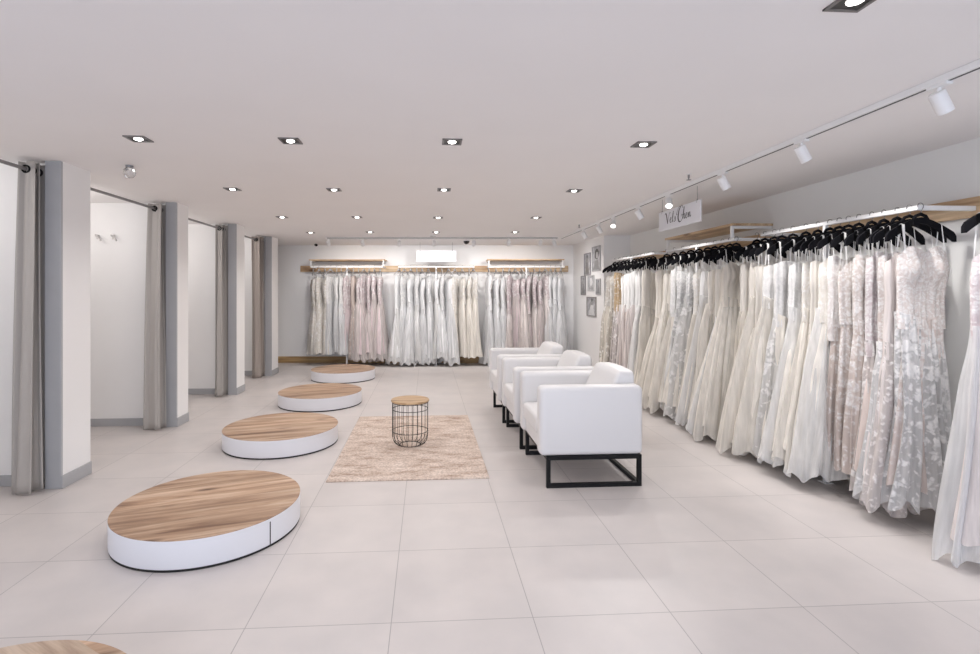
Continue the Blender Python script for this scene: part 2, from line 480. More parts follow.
# ------------------------------------------------------------------ the room
CZ = 2.31
XL, XR = -3.95, 3.29
YF = -2.6
BROT = -0.066                                   # the back wall stands slightly askew to the tiles
def YB(x, d=0.0): return 10.08 + BROT * x - d    # d metres in front of the back wall

bm = bmesh.new(); box(bm, XL - .2, XR + .2, YF, 10.6, -0.1, 0); struct('floor', bm, FLOOR)
bm = bmesh.new(); box(bm, XL - .2, XR + .2, YF, 10.6, CZ, CZ + 0.1); struct('ceiling', bm, CEIL)
bm = bmesh.new(); box(bm, -4.4, 3.8, 0, 0.15, 0, CZ)
o = struct('wall_back', bm, WHITE_WALL); o.location = (0, 10.08, 0); o.rotation_euler = (0, 0, BROT)
sbox('wall_right', RIGHT_WALL, XR, XR + .15, YF, 10.3, 0, CZ)
sbox('wall_left', WHITE_WALL, XL - .15, XL, YF, 10.6, 0, CZ)
# boxed-out column in the far right corner carrying the pictures
COLX, COLY = 2.86, 8.15
sbox('wall_column', WHITE_WALL, COLX, XR, COLY, 10.0, 0, CZ)
# shop-front side piers behind the camera
sbox('wall_front', WHITE_WALL, XL, XL + .5, YF, YF + .15, 0, CZ)
sbox('wall_front.001', WHITE_WALL, XR - .5, XR, YF, YF + .15, 0, CZ)

PART = [(2.10, 2.42), (3.768, 4.085), (5.432, 5.69), (7.078, 7.396), (8.649, 9.02)]
PX = -2.575
for i, (a, b_) in enumerate(PART):
    s = '' if i == 0 else '.%03d' % i
    bm = bmesh.new()
    box(bm, XL, PX - .10, a + .085, b_ - .06, 0, CZ)        # the partition
    box(bm, PX - .105, PX, a + .006, b_, 0, CZ)             # its thicker end
    struct('wall_partition' + s, bm, WHITE_WALL)
    sbox('trim_%d' % (i + 1), GREY_TRIM, PX - .11, PX + .001, a, a + .02, 0, CZ, 0.003)
    sbox('baseboard_left' + ('' if i == 0 else '.%03d' % (2 * i)), GREY_TRIM, XL, PX - .11, a + .073, a + .085, 0, 0.078, 0.002)
    sbox('baseboard_left.%03d' % (2 * i + 1), GREY_TRIM, PX, PX + .011, a, b_, 0, 0.092, 0.002)
bm = bmesh.new(); box(bm, -4.1, 2.82, -0.022, 0, 0, 0.125, 0.003, 1)
o = struct('baseboard_back', bm, PINE_SKIRT); o.location = (0, 10.08, 0); o.rotation_euler = (0, 0, BROT)
bm = bmesh.new(); box(bm, XR - .02, XR, YF, COLY, 0, 0.12, 0.003, 1); struct('baseboard_right', bm, PINE_Y)

# ------------------------------------------------------------------ curtains and rods
RODX, RODZ = -2.75, 2.232
wp = ['nearest', 'second', 'third', 'farthest']
for i in range(4):
    y0, y1 = PART[i][1] - .07, PART[i + 1][0] + .09
    bm = bmesh.new(); tube(bm, [(RODX, y0, RODZ), (RODX, y1, RODZ)], 0.0125, 12)
    r = obj('curtain_rod', bm, STEEL, None, 40)
    tag(r, 'grey metal curtain rod over the opening of the %s fitting cubicle' % wp[i], 'curtain rod', 'fitting cubicle curtain rods')
    for yy, d in ((y0, 1), (y1, -1)):
        bm = bmesh.new()
        tube(bm, [(RODX, yy, RODZ), (RODX, yy + d * .008, RODZ)], 0.028, 16)
        obj('end_flange', bm, STEEL, r, 40)

def curtain(yc, ln, label, mat, seed, folds=5, flare=1.0):
    """A drawn-back eyelet curtain bunched over ln metres of rod, its far end at yc."""
    rnd = random.Random(seed)
    t = thing('curtain', label, 'curtain', (RODX, yc - ln / 2, 0), 0, 'fitting cubicle curtains')
    NS, NZ = folds * 24, 36
    ph = [rnd.uniform(-.35, .35) for _ in range(folds + 2)]
    am = [rnd.uniform(.75, 1.2) for _ in range(folds + 2)]
    ztop, zbot = 2.285, 0.014
    verts, faces = [], []
    for j in range(NZ + 1):
        v = j / NZ
        z = ztop + (zbot - ztop) * v
        for k in range(NS + 1):
            s = k / NS
            fi = s * folds
            i0 = int(min(fi, folds - 1e-6)); fr = fi - i0
            a = am[i0] * (1 - fr) + am[i0 + 1] * fr
            p = ph[i0] * (1 - fr) + ph[i0 + 1] * fr
            wob = 0.010 * math.sin(7 * s + 3.1 * v + seed)
            amp = (0.062 + 0.020 * v * flare) * a
            x = amp * math.sin(2 * PI * fi + p * (0.3 + v)) + wob
            spread = 1 + 0.28 * v * flare * (1 - s)
            y = ln / 2 - (1 - s) * ln * spread + 0.016 * math.sin(4 * PI * fi + 1.0)
            verts.append((x, y, z + (0.008 * math.sin(2 * PI * fi) if j == NZ else 0)))
    for j in range(NZ):
        for k in range(NS):
            a = j * (NS + 1) + k
            faces.append((a, a + 1, a + NS + 2, a + NS + 1))
    me = bpy.data.meshes.new('cloth'); me.from_pydata(verts, [], faces)
    c = link('cloth', me, mat, t, 180)
    md = c.modifiers.new('thick', 'SOLIDIFY'); md.thickness = 0.003
    # a stitched bottom hem and the eyelet rings the rod runs through
    for k in range(folds * 2):
        s = (k + 0.0) / (folds * 2)
        y = ln / 2 - (1 - s) * ln + 0.012
        bm = bmesh.new()
        pts = [(0.024 * math.cos(q * PI / 8), y, RODZ + 0.024 * math.sin(q * PI / 8)) for q in range(16)]
        tube(bm, pts, 0.0065, 6, True)
        obj('eyelet', bm, BLACK_METAL, t, 60)
    return t
curtain(3.845, 0.17, 'grey eyelet curtain bunched beside the nearest fitting cubicle pier, at left edge', CURTAIN, 1, 3, .9)
curtain(5.505, 0.17, 'grey curtain bunched by the second pier, opposite the second round platform from the camera', CURTAIN, 2, 3, 1.6)
curtain(7.15, 0.20, 'pale grey curtain bunched by the third pier, between the second and farthest curtains', CURTAIN, 3, 3, 0.9)
curtain(8.70, 0.30, 'taupe curtain bunched on the farthest pier, closest to the back wall', CURTAIN2, 4, 4, 0.3)

# coat hooks on the partition inside the second cubicle
hk = []
for k, hx in enumerate((-3.40, -3.245)):
    t = thing('coat_hook', ['small silver coat hook on the cubicle wall, by the pier edge', 'small silver coat hook on the cubicle wall, nearer the curtain'][k], 'hook', (hx, PART[2][0] + .085, 1.955), 0, 'coat hooks in the second cubicle')
    bm = bmesh.new(); box(bm, -.016, .016, -.006, 0, -.02, .026, .003, 1); obj('back_plate', bm, HOOK, t)
    bm = bmesh.new(); tube(bm, [(-.02, -.008, .012), (-.01, -.03, .02), (.02, -.05, .01), (.045, -.055, -.02), (.055, -.055, -.04)], [.007, .008, .008, .008, .010], 8)
    obj('prong', bm, HOOK, t, 60)

# ------------------------------------------------------------------ round platforms
PLAT = [(-1.278, 3.113), (-1.341, 4.822), (-1.333, 6.503), (-1.35, 8.352), (-1.30, 1.385)]
pl_lab = ['round white platform with oak top, largest whole one, vertical seam in its side',
          'round white oak-topped platform opposite the second curtain, left of the rug',
          'round white oak-topped platform between the farthest one and the one beside the rug',
          'round white oak-topped platform farthest from the camera, near the back rail post',
          'round platform with planked oak top, cut off by the bottom left corner']
for i, (x, y) in enumerate(PLAT):
    t = thing('round_platform', pl_lab[i], 'platform', (x, y, 0), 0, 'round fitting platforms')
    rr = 0.505; h = 0.158
    bm = bmesh.new()
    lathe(bm, [(0, .012), (rr - .003, .012), (rr, .015), (rr, h - .004), (rr - .001, h - .003), (0, h - .003)], 128)
    obj('side_drum', bm, PLATFORM_WHITE, t, 40)
    bm = bmesh.new(); lathe(bm, [(0, h - .003), (rr, h - .003), (rr, h - .001), (rr - .001, h), (0, h)], 128)
    if i == 4:   # one edge board in plain oak, the rest with daylight painted in
        nrm = Vector((.54, .842, 0))
        geo = bmesh.ops.bisect_plane(bm, geom=bm.verts[:] + bm.edges[:] + bm.faces[:], plane_co=nrm * .458, plane_no=nrm)
        for f in bm.faces:
            if f.calc_center_median().dot(nrm) > .458: f.material_index = 1
    obj('wooden_top', bm, [OAK_DAYLIT, OAK[3]] if i == 4 else OAK[i], t, 30)
    bm = bmesh.new(); lathe(bm, [(0, 0), (rr - .003, 0), (rr - .003, .012), (0, .012)], 96)
    obj('plinth', bm, DARK_GAP, t, 40)
    if i == 0:   # the joint where the wrapped side laminate meets
        ang = math.atan2(-0.288, 0.45)
        bm = bmesh.new()
        box(bm, rr - .003, rr + .0012, -.003, .003, .014, h - .02, mat=Matrix.Rotation(ang, 4, 'Z'))
        obj('seam', bm, DL_INNER, t)

# ------------------------------------------------------------------ rug and wire side table
bm = bmesh.new(); box(bm, -.60, .60, -.975, .975, 0, .009, .003, 2)
rug = obj('rug', bm, RUG); rug.location = (-.143, 4.755, 0); rug.rotation_euler = (0, 0, 0.005)
tag(rug, 'beige and brown distressed rug lying under the wire side table', 'rug')

t = thing('side_table', 'small round side table with oak top and black wire basket, on the rug', 'side table', (-.155, 4.645, .0095))
bm = bmesh.new(); lathe(bm, [(0, .392), (.166, .392), (.172, .397), (.172, .406), (.168, .411), (0, .411)], 64)
obj('table_top', bm, OAK_TABLE, t, 30)
bm = bmesh.new()
NW = 22
for k in range(NW):
    a = 2 * PI * k / NW
    pr = [(.160, .392), (.160, .3), (.160, .2), (.160, .11), (.158, .075), (.150, .045), (.134, .022), (.112, .009), (.09, .004)]
    tube(bm, [(r * math.cos(a), r * math.sin(a), z) for r, z in pr], .0023, 6)
obj('wire_cage', bm, BLACK_METAL, t, 60)
for zz, rr in ((.325, .160), (.13, .160), (.386, .160), (.0045, .09)):
    bm = bmesh.new(); tube(bm, [(rr * math.cos(q * PI / 24), rr * math.sin(q * PI / 24), zz) for q in range(48)], .0028, 6, True)
    obj('hoop', bm, BLACK_METAL, t, 60)

# ------------------------------------------------------------------ armchairs
def soft_box(bm, x0, x1, y0, y1, z0, z1, bev, puff=0.0, cuts=6):
    vs = box(bm, x0, x1, y0, y1, z0, z1, bev, 5)
    return vs

def make_armchair(label):
    """Faces -x; origin on the floor at its near front foot; runs 0..0.72 in x, 0..0.785 in y."""
    W, D = 0.785, 0.75
    t = thing('armchair', label, 'armchair', (0, 0, 0), 0, 'white armchairs in a row')
    for y0 in (0.0, W - .125):
        bm = bmesh.new(); soft_box(bm, 0, D, y0, y0 + .125, .225, .718, .038)
        obj('armrest', bm, LEATHER, t, 60)
    bm = bmesh.new(); soft_box(bm, .03, D - .05, .12, W - .12, .225, .36, .02)
    obj('seat_base', bm, LEATHER, t, 60)
    # seat cushion with a crowned top
    bm = bmesh.new()
    nx, ny = 14, 14
    def pillow(fx, fy, x0, x1, y0, y1, z0, z1, crown):
        pass
    vs = box(bm, 0.004, .56, .128, W - .128, .34, .475, .03, 5)
    bmesh.ops.subdivide_edges(bm, edges=[e for e in bm.edges if e.calc_length() > .3], cuts=7, use_grid_fill=True)
    for v in bm.verts:
        if v.co.z > .44:
            u = (v.co.x - .28) / .28; w = (v.co.y - W / 2) / .265
            v.co.z += .022 * max(0, 1 - u * u) * max(0, 1 - w * w)
    obj('seat_cushion', bm, LEATHER, t, 60)
    bm = bmesh.new(); soft_box(bm, D - .07, D, .11, W - .11, .225, .715, .025)
    obj('backrest', bm, LEATHER, t, 60)
    # thick back cushion, its front face leaning, filling the space between the arms
    bm = bmesh.new()
    box(bm, .50, D - .004, .126, W - .126, .46, .80, .042, 6)
    bmesh.ops.subdivide_edges(bm, edges=[e for e in bm.edges if e.calc_length() > .15], cuts=6, use_grid_fill=True)
    for v in bm.verts:
        w = (v.co.y - W / 2) / .265; h = (v.co.z - .63) / .17; q = (D - .012 - v.co.x) / (D - .512)
        pf = max(0, 1 - w * w)
        v.co.x += .085 * (h + .4) * max(0, min(1, q)) - .018 * pf * max(0, 1 - h * h) * max(0, min(1, q))
        if h > .6: v.co.z += .012 * pf
    obj('back_cushion', bm, LEATHER, t, 60)
    # square-tube sled legs, one loop under each arm, tied by rails
    s = .028
    for y0 in (.008, W - .008 - s):
        bm = bmesh.new()
        xa, xb, zt = .05, D - .012, .225
        box(bm, xa, xb, y0, y0 + s, 0, s); box(bm, xa, xb, y0, y0 + s, zt - s, zt)
        box(bm, xa, xa + s, y0, y0 + s, s, zt - s); box(bm, xb - s, xb, y0, y0 + s, s, zt - s)
        obj('sled_leg', bm, BLACK_METAL, t)
    bm = bmesh.new(); box(bm, D - .012 - s, D - .012, .008 + s, W - .008 - s, 0, s); obj('floor_rail', bm, BLACK_METAL, t)
    for xa in (.05, D - .012 - s):
        bm = bmesh.new(); box(bm, xa, xa + s, .008 + s, W - .008 - s, .225 - s, .225); obj('cross_rail', bm, BLACK_METAL, t)
    return t
ch = make_armchair('white leather armchair with black sled legs, closest to the camera of the row')
ch.location = (.792, 3.562, 0); ch.rotation_euler = (0, 0, .006)
dup(ch, (.765, 4.462, 0), .004, 'white leather armchair with black sled legs, in the middle of the row')
dup(ch, (.745, 5.37, 0), 0.0, 'white leather armchair with black sled legs, farthest of the row')

# ------------------------------------------------------------------ rails, boards, shelves
def clothes_rail(label, ln, z, arm, loc, rz, posts=True, dirn=1):
    """Bar along local x (0..ln), arms back to the wall along local +y."""
    t = thing('clothes_rail', label, 'clothes rail', loc, rz)
    s = .014
    bm = bmesh.new(); box(bm, 0, ln, -s, s, z - s, z + s, .004, 2); obj('bar', bm, WHITE_METAL, t)
    for x in (s, ln - s):
        bm = bmesh.new(); box(bm, x - s, x + s, s, arm, z - s, z + s, .003, 1); obj('wall_arm', bm, WHITE_METAL, t)
    bm = bmesh.new(); box(bm, ln / 2 - s, ln / 2 + s, -s, s, 0, z - s, .003, 1); obj('post', bm, WHITE_METAL, t)
    bm = bmesh.new(); box(bm, ln / 2 - .035, ln / 2 + .035, -.035, .035, 0, .006, .002, 1); obj('foot_plate', bm, WHITE_METAL, t)
    return t
RZ_R = 1.885
RAILX = 2.90
rails_r = [(1.08, 2.50, 'white clothes rail at right edge of frame, nearest the camera'),
           (2.85, 4.28, 'white clothes rail on right wall holding the lace gowns, arm end seen'),
           (4.65, 6.05, 'white clothes rail on right wall under the wooden wall shelf'),
           (6.38, 7.85, 'white clothes rail on right wall nearest the picture column')]
# local x runs along world -y ... rotate -90 deg so that local +y points to world +x
for a, b_, lab in rails_r:
    clothes_rail(lab, b_ - a, RZ_R, XR - .032 - RAILX, (RAILX, b_, 0), -PI / 2)
bm = bmesh.new(); box(bm, XR - .032, XR - .002, 0.9, 8.0, 1.835, 1.955, .003, 1)
tag(obj('backing_board', bm, PINE_Y), 'long pine board fixed along the right wall behind the rails', 'board')

BR = 0.36   # the back rails stand this far before the back wall
rails_b = [(-2.21, -0.83, 'white clothes rail at the left of the back wall, under a shelf'),
           (-0.555, 0.895, 'white clothes rail in the middle of the back wall, under the blank sign'),
           (1.14, 2.60, 'white clothes rail at the right of the back wall, under a shelf')]
for a, b_, lab in rails_b:
    clothes_rail(lab, (b_ - a), 1.868, BR - .032, (a, YB(a, BR), 0), BROT)
bm = bmesh.new(); box(bm, -2.49, 2.76, -.032, -.002, 1.785, 1.905, .003, 1)
o = obj('backing_board', bm, PINE_X); o.location = (0, 10.08, 0); o.rotation_euler = (0, 0, BROT)
tag(o, 'long pine board fixed along the back wall behind the rails', 'board')

def wall_shelf(label, ln, z0, z1, depth, loc, rz, mat):
    t = thing('wall_shelf', label, 'shelf', loc, rz)
    bm = bmesh.new(); box(bm, -.02, ln + .02, -.02, depth, z1, z1 + .022, .002, 1); obj('shelf_board', bm, mat, t)
    s = .013
    for x in (s, ln - s):
        bm = bmesh.new()
        box(bm, x - s, x + s, -s, s, z0, z1, .002, 1)
        box(bm, x - s, x + s, s, depth, z1 - 2 * s, z1, .002, 1)
        obj('bracket', bm, WHITE_METAL, t)
    return t
wall_shelf('pine shelf on white brackets above the left back rail', 1.40, 1.882, 1.988, BR - .005, (-2.22, YB(-2.22, BR), 0), BROT, PINE_X)
wall_shelf('pine shelf on white brackets above the right back rail', 1.42, 1.882, 1.993, BR - .005, (1.15, YB(1.15, BR), 0), BROT, PINE_X)
wall_shelf('pine shelf on white brackets high on the right wall, beside the hanging name sign', 1.34, 1.899, 2.018, XR - RAILX - .005, (RAILX, 6.04, 0), -PI / 2, PINE_X)

# ------------------------------------------------------------------ hangers and gowns
def hanger_mesh(width=.42, thick=.013, wide=1.0):
    """Flat contoured hanger in the x-z plane, its hook's top at z = 0."""
    bm = bmesh.new()
    hw = width / 2
    N = 14
    top, bot = [], []
    for k in range(N + 1):
        u = k / N
        x = hw * u
        zt = -.070 - .012 * u - .085 * u ** 1.5
        zb = zt - (.030 + .020 * u) * wide
        if k == N: zt -= .014; zb += .010
        top.append((x, zt)); bot.append((x, zb))
    # inner triangular gap below the neck
    poly = [(-x, z) for x, z in reversed(top)] + top[1:] + list(reversed(bot)) + [(-x, z) for x, z in bot[1:]]
    # build as quad strips so concavity is no trouble
    def strip(sign):
        for k in range(N):
            q = [(sign * top[k][0], top[k][1]), (sign * top[k + 1][0], top[k + 1][1]), (sign * bot[k + 1][0], bot[k + 1][1]), (sign * bot[k][0], bot[k][1])]
            a = [bm.verts.new((x, -thick / 2, z)) for x, z in q]
            b_ = [bm.verts.new((x, thick / 2, z)) for x, z in q]
            bm.faces.new(a); bm.faces.new(b_[::-1])
            for i in range(4):
                bm.faces.new((a[i], b_[i], b_[(i + 1) % 4], a[(i + 1) % 4]))
    strip(1); strip(-1)
    # raised neck arch
    tube(bm, [(-.045, 0, -.085), (-.028, 0, -.062), (0, 0, -.052), (.028, 0, -.062), (.045, 0, -.085)], [.008, .010, .011, .010, .008], 8)
    bmesh.ops.remove_doubles(bm, verts=bm.verts, dist=1e-5)
    bmesh.ops.recalc_face_normals(bm, faces=bm.faces)
    me = bpy.data.meshes.new('hanger_arms'); bm.to_mesh(me); bm.free()
    me.polygons.foreach_set('use_smooth', [True] * len(me.polygons))
    me.set_sharp_from_angle(angle=R(40))
    bm = bmesh.new()
    pts = [(.018 * math.cos(a), 0, .018 * math.sin(a) - .004) for a in [R(d) for d in range(200, -50, -25)]]
    pts += [(.004, 0, -.035), (0, 0, -.056)]
    tube(bm, pts, .0022, 6)
    mh = bpy.data.meshes.new('hook'); bm.to_mesh(mh); bm.free()
    mh.polygons.foreach_set('use_smooth', [True] * len(mh.polygons))
    return me, mh
HM, HK = hanger_mesh(.42, .014, 1.15)
HM.materials.append(VELVET); HK.materials.append(STEEL)
HMG, HKG = hanger_mesh(.40, .010, .45)
HMG.materials.append(HANGER_GREY); HKG.materials.append(STEEL)

def hanger(loc, rz, label, group, grey=False):
    o = bpy.data.objects.new('clothes_hanger', HMG if grey else HM); COL.objects.link(o)
    o.location = loc; o.rotation_euler = (0, 0, rz)
    tag(o, label, 'hanger', group)
    h = bpy.data.objects.new('hook', HKG if grey else HK); COL.objects.link(h); h.parent = o
    return o

def shell(name, prof, nseg, folds, mat, parent, phase=0.0, xoff=None, scallop=0.0, rnd=random):
    """Sheath of cloth: prof = rows (z, a, b, amp, hx, hy): half-widths, fold depth, centre shift. folds = [(count, weight, phase, drift)]."""
    th = np.linspace(0, 2 * PI, 721)
    verts, faces = [], []
    nr = len(prof)
    for j, (z, a, b_, amp, hx, hy) in enumerate(prof):
        e = 0.72                                              # slightly boxy oval
        ct, st = np.cos(th), np.sin(th)
        ex = a * np.sign(ct) * np.abs(ct) ** e
        ey = b_ * np.sign(st) * np.abs(st) ** e
        seg = np.hypot(np.diff(ex), np.diff(ey)); s = np.concatenate([[0], np.cumsum(seg)]); s /= s[-1]
        q = np.arange(nseg) / nseg
        X = np.interp(q, s, ex); Y = np.interp(q, s, ey)
        tx = np.roll(X, -1) - np.roll(X, 1); ty = np.roll(Y, -1) - np.roll(Y, 1)
        ln = np.hypot(tx, ty) + 1e-9
        nx, ny = ty / ln, -tx / ln
        f = np.zeros(nseg)
        vv = j / (nr - 1)
        for (n, w, p, d) in folds:
            f += w * np.sin(2 * PI * n * q + p + d * vv)
        f = f / 1.35
        f = np.where(f > 0, f ** 2 * .8, f * 1.15)                 # round hollows, crisp crests
        X = X + nx * amp * f + hx + .010 * math.sin(5 * vv + phase); Y = Y + ny * amp * f + hy + .012 * math.sin(4 * vv + 2 * phase)
        Z = np.full(nseg, z)
        if scallop and j >= nr - 2:
            Z = Z + scallop * np.sin(2 * PI * 9 * q + phase) * (1 if j == nr - 1 else .4) + scallop * .6 * np.sin(2 * PI * 3 * q + 2 * phase)
        verts += list(zip(X.tolist(), Y.tolist(), Z.tolist()))
    for j in range(nr - 1):
        for k in range(nseg):
            a = j * nseg + k; a2 = j * nseg + (k + 1) % nseg
            faces.append((a, a2, a2 + nseg, a + nseg))
    me = bpy.data.meshes.new(name); me.from_pydata(verts, [], faces)
    return link(name, me, mat, parent, 180)

def gown(label, loc, rz, group, seed, style, top_mat, skirt_mat, over_mat=None, hem=.10, rail_z=RZ_R, neck=1.60,
         wa=1.0, wb=1.0, nseg=84, straps=True, sleeve=None, lean=0.0, sweet=False, swing=1.0):
    """Gown hung from a hanger: local x = hanger direction, z measured from the floor."""
    rnd = random.Random(seed)
    t = thing('wedding_dress', label, 'dress', loc, rz, group)
    ph = [rnd.uniform(0, 6.28) for _ in range(8)]
    folds = [(rnd.choice((7, 8, 9)), .55, ph[0], rnd.uniform(-1.5, 1.5)), (rnd.choice((13, 15, 16)), .45, ph[1], rnd.uniform(-2, 2)),
             (rnd.choice((21, 23)), .30, ph[2], rnd.uniform(-2, 2)), (3, .35, ph[3], .8)]
    A = {'aline': (.140, .165, .245), 'ball': (.142, .20, .335), 'sheath': (.140, .150, .175), 'trumpet': (.14, .155, .25)}[style]
    B = {'aline': (.032, .048, .085), 'ball': (.034, .07, .135), 'sheath': (.030, .040, .055), 'trumpet': (.034, .045, .095)}[style]
    lean = lean + {'ball': -.045, 'aline': -.01, 'sheath': 0.01, 'trumpet': 0.0}[style] * swing
    waist = rnd.choice((1.05, 1.12, 1.18, 1.24, 1.32))
    neck = neck + rnd.uniform(-.03, .04)
    bust = neck - .12
    folds.append((5, .45, ph[7], 1.2))
    rows = []
    NB = 10
    for j in range(NB + 1):
        u = j / NB
        z = neck + (waist - .07 - neck) * u
        g = math.exp(-((z - bust) / .10) ** 2)
        a = (.140 + .014 * g - .005 * u) * (.6 + .4 * wa); b_ = (.026 + .012 * g + .008 * u) * wb
        rows.append((z, a, b_, .009 + .005 * u, lean * u * .15, -.006 * g))
    bod = shell('bodice', rows, 64, folds[:2] + [(2, .6, ph[5], 0), (19, .3, ph[6], 1)], top_mat, t)
    me = bod.data
    for v in me.vertices:                       # cups
        if v.co.y < 0:
            v.co.y -= (.042 if sweet else .016) * math.exp(-((abs(v.co.x) - .068) / .042) ** 2 - ((v.co.z - bust - .01) / .065) ** 2)
    vn = rnd.choice(('v', 'sweet', 'straight', 'scoop'))
    if sweet: vn = 'sweet'
    for j in range(3):
        fall = (1, .6, .25)[j]
        for k in range(64):
            v = me.vertices[j * 64 + k]
            q = abs(v.co.x) / .15
            if vn == 'sweet': d = .035 * math.cos((q - .5) * PI) - .02
            elif vn == 'v': d = -.085 * max(0, 1 - q * 1.3) + .02
            elif vn == 'scoop': d = -.05 * max(0, 1 - q * q) + .02
            else: d = -.012 * (1 - q)
            if v.co.y > 0: d = -.05 * max(0, 1 - q * q)
            d -= .05 * max(0, q - .62) ** 1.2 * 2
            v.co.z += d * fall
    rows = []
    NZ = 30
    over_rows = []
    for j in range(NZ + 1):
        u = j / NZ
        z = waist + .02 + (hem + (.10 if over_mat else 0) - waist) * u
        if style == 'trumpet':
            k1 = min(1, u / .25); k2 = max(0, (u - .5) / .5)
            a = A[0] + (A[1] - A[0]) * k1 + (A[2] - A[1]) * k2 ** 1.3; b_ = B[0] + (B[1] - B[0]) * k1 + (B[2] - B[1]) * k2 ** 1.3
        elif style == 'ball':
            k1 = (u ** .8) * (1 - math.exp(-u * 9))
            a = A[0] + (A[2] - A[0]) * k1; b_ = B[0] + (B[2] - B[0]) * k1
        else:
            k1 = min(1, u / .22); k2 = max(0, (u - .1) / .9)
            a = A[0] + (A[1] - A[0]) * k1 + (A[2] - A[1]) * k2; b_ = B[0] + (B[1] - B[0]) * k1 + (B[2] - B[1]) * k2
        a *= wa; b_ *= wb
        bl = math.exp(-u / .055)                 # the skirt springs from the bodice without a step
        a = a * (1 - bl) + (.135 * (.6 + .4 * wa) + .003) * bl; b_ = b_ * (1 - bl) + (.034 * wb + .003) * bl
        amp = .006 + .042 * u ** .9 if style != 'sheath' else .006 + .024 * u
        hx = lean * (.15 + .85 * u); zs = .05 * (1 - u) ** 6; hy = -.012 * u
        rows.append((z, a * (.93 if over_mat else 1), b_ * (.85 if over_mat else 1), amp * (.8 if over_mat else 1), hx, hy))
        z2 = waist + .015 + (hem - waist) * u
        over_rows.append((z2, a + .004 + .006 * u, b_ + .004 + .010 * u, amp * 1.15, hx, hy))
    seamtilt = rnd.uniform(.02, .06)
    sk = shell('skirt', rows, nseg, folds, skirt_mat, t, ph[4], None, .012)
    def point_waist(o):      # waist seam dips to a soft point in front and behind
        for v in o.data.vertices:
            if v.co.z > waist - .25:
                q = min(1, abs(v.co.x) / .15)
                v.co.z -= seamtilt * (1 - q) * max(0, 1 - (waist - v.co.z) / .25) - .02 * q * max(0, 1 - (waist - v.co.z) / .25)
    point_waist(sk)
    if over_mat:
        f2 = [(n + 1, w, p + .7, d) for n, w, p, d in folds]
        ov = shell('net_overskirt', over_rows, nseg, f2, over_mat, t, ph[6], None, .03)
        point_waist(ov)
    # ribbon loops over the hanger
    if straps:
        xs = .118 if neck < 1.7 else .10
        bar = rail_z - .004 - .070 - .012 * (xs / .21) - .085 * (xs / .21) ** 1.5
        for sx in (-1, 1):
            bm = bmesh.new()
            x = sx * xs; w = .0042
            path = [(-.028, neck - .01), (-.012, bar - .02), (-.0105, bar + .002), (0, bar + .009), (.0105, bar + .002), (.012, bar - .02), (.026, neck - .01)]
            tw = rnd.uniform(-.01, .01)
            a = [bm.verts.new((x - w, y, z)) for y, z in path]; b_ = [bm.verts.new((x + w + (tw if 0 < i < 6 else 0), y, z)) for i, (y, z) in enumerate(path)]
            for k in range(len(path) - 1): bm.faces.new((a[k], a[k + 1], b_[k + 1], b_[k]))
            obj('hanger_loop', bm, RIBBON, t, 60)
    if sleeve is not None:
        for sx in (-1, 1):
            bm = bmesh.new()
            x = sx * .165 * wa
            pts = [(x, -.01, neck - .06), (x + sx * .035, -.015, neck - .12), (x + sx * .05, -.018, neck - .25), (x + sx * .045, -.015, neck - .40), (x + sx * .04, -.012, neck - .5)]
            tube(bm, pts, [.022, .034, .036, .03, .024], 12)
            obj('sleeve', bm, sleeve, t, 60)
    return t

# --- colours of cloth (linear)
IVORY = (0.89, 0.85, 0.785); WHITE = (0.89, 0.885, 0.875); CREAM = (0.83, 0.78, 0.70); BLUSH = (0.76, 0.66, 0.62)
PINK = (0.74, 0.64, 0.655); TAUPE = (0.76, 0.71, 0.65); TAUPI = (0.81, 0.77, 0.71); GOLD = (0.58, 0.43, 0.27); NUDE = (0.71, 0.61, 0.56); COOL = (0.86, 0.865, 0.875)
MAUVE = (0.68, 0.585, 0.60); PALEP = (0.81, 0.75, 0.73); LW = (0.92, 0.91, 0.90); SILVER = (0.62, 0.62, 0.62)
def lace_of(c, am=.55, lo=.9, hi=1.6, sc=26, sheer=0.0, lw=LW): return fabric(c, lw, am, lo, hi, sc, sheer)
def tulle(c, s=.55): return fabric(c, None, 0, 0, 2, 26, s, 'gown_net')
def cloth(c): return fabric(c)

G_R = 'gowns on the right wall rails'
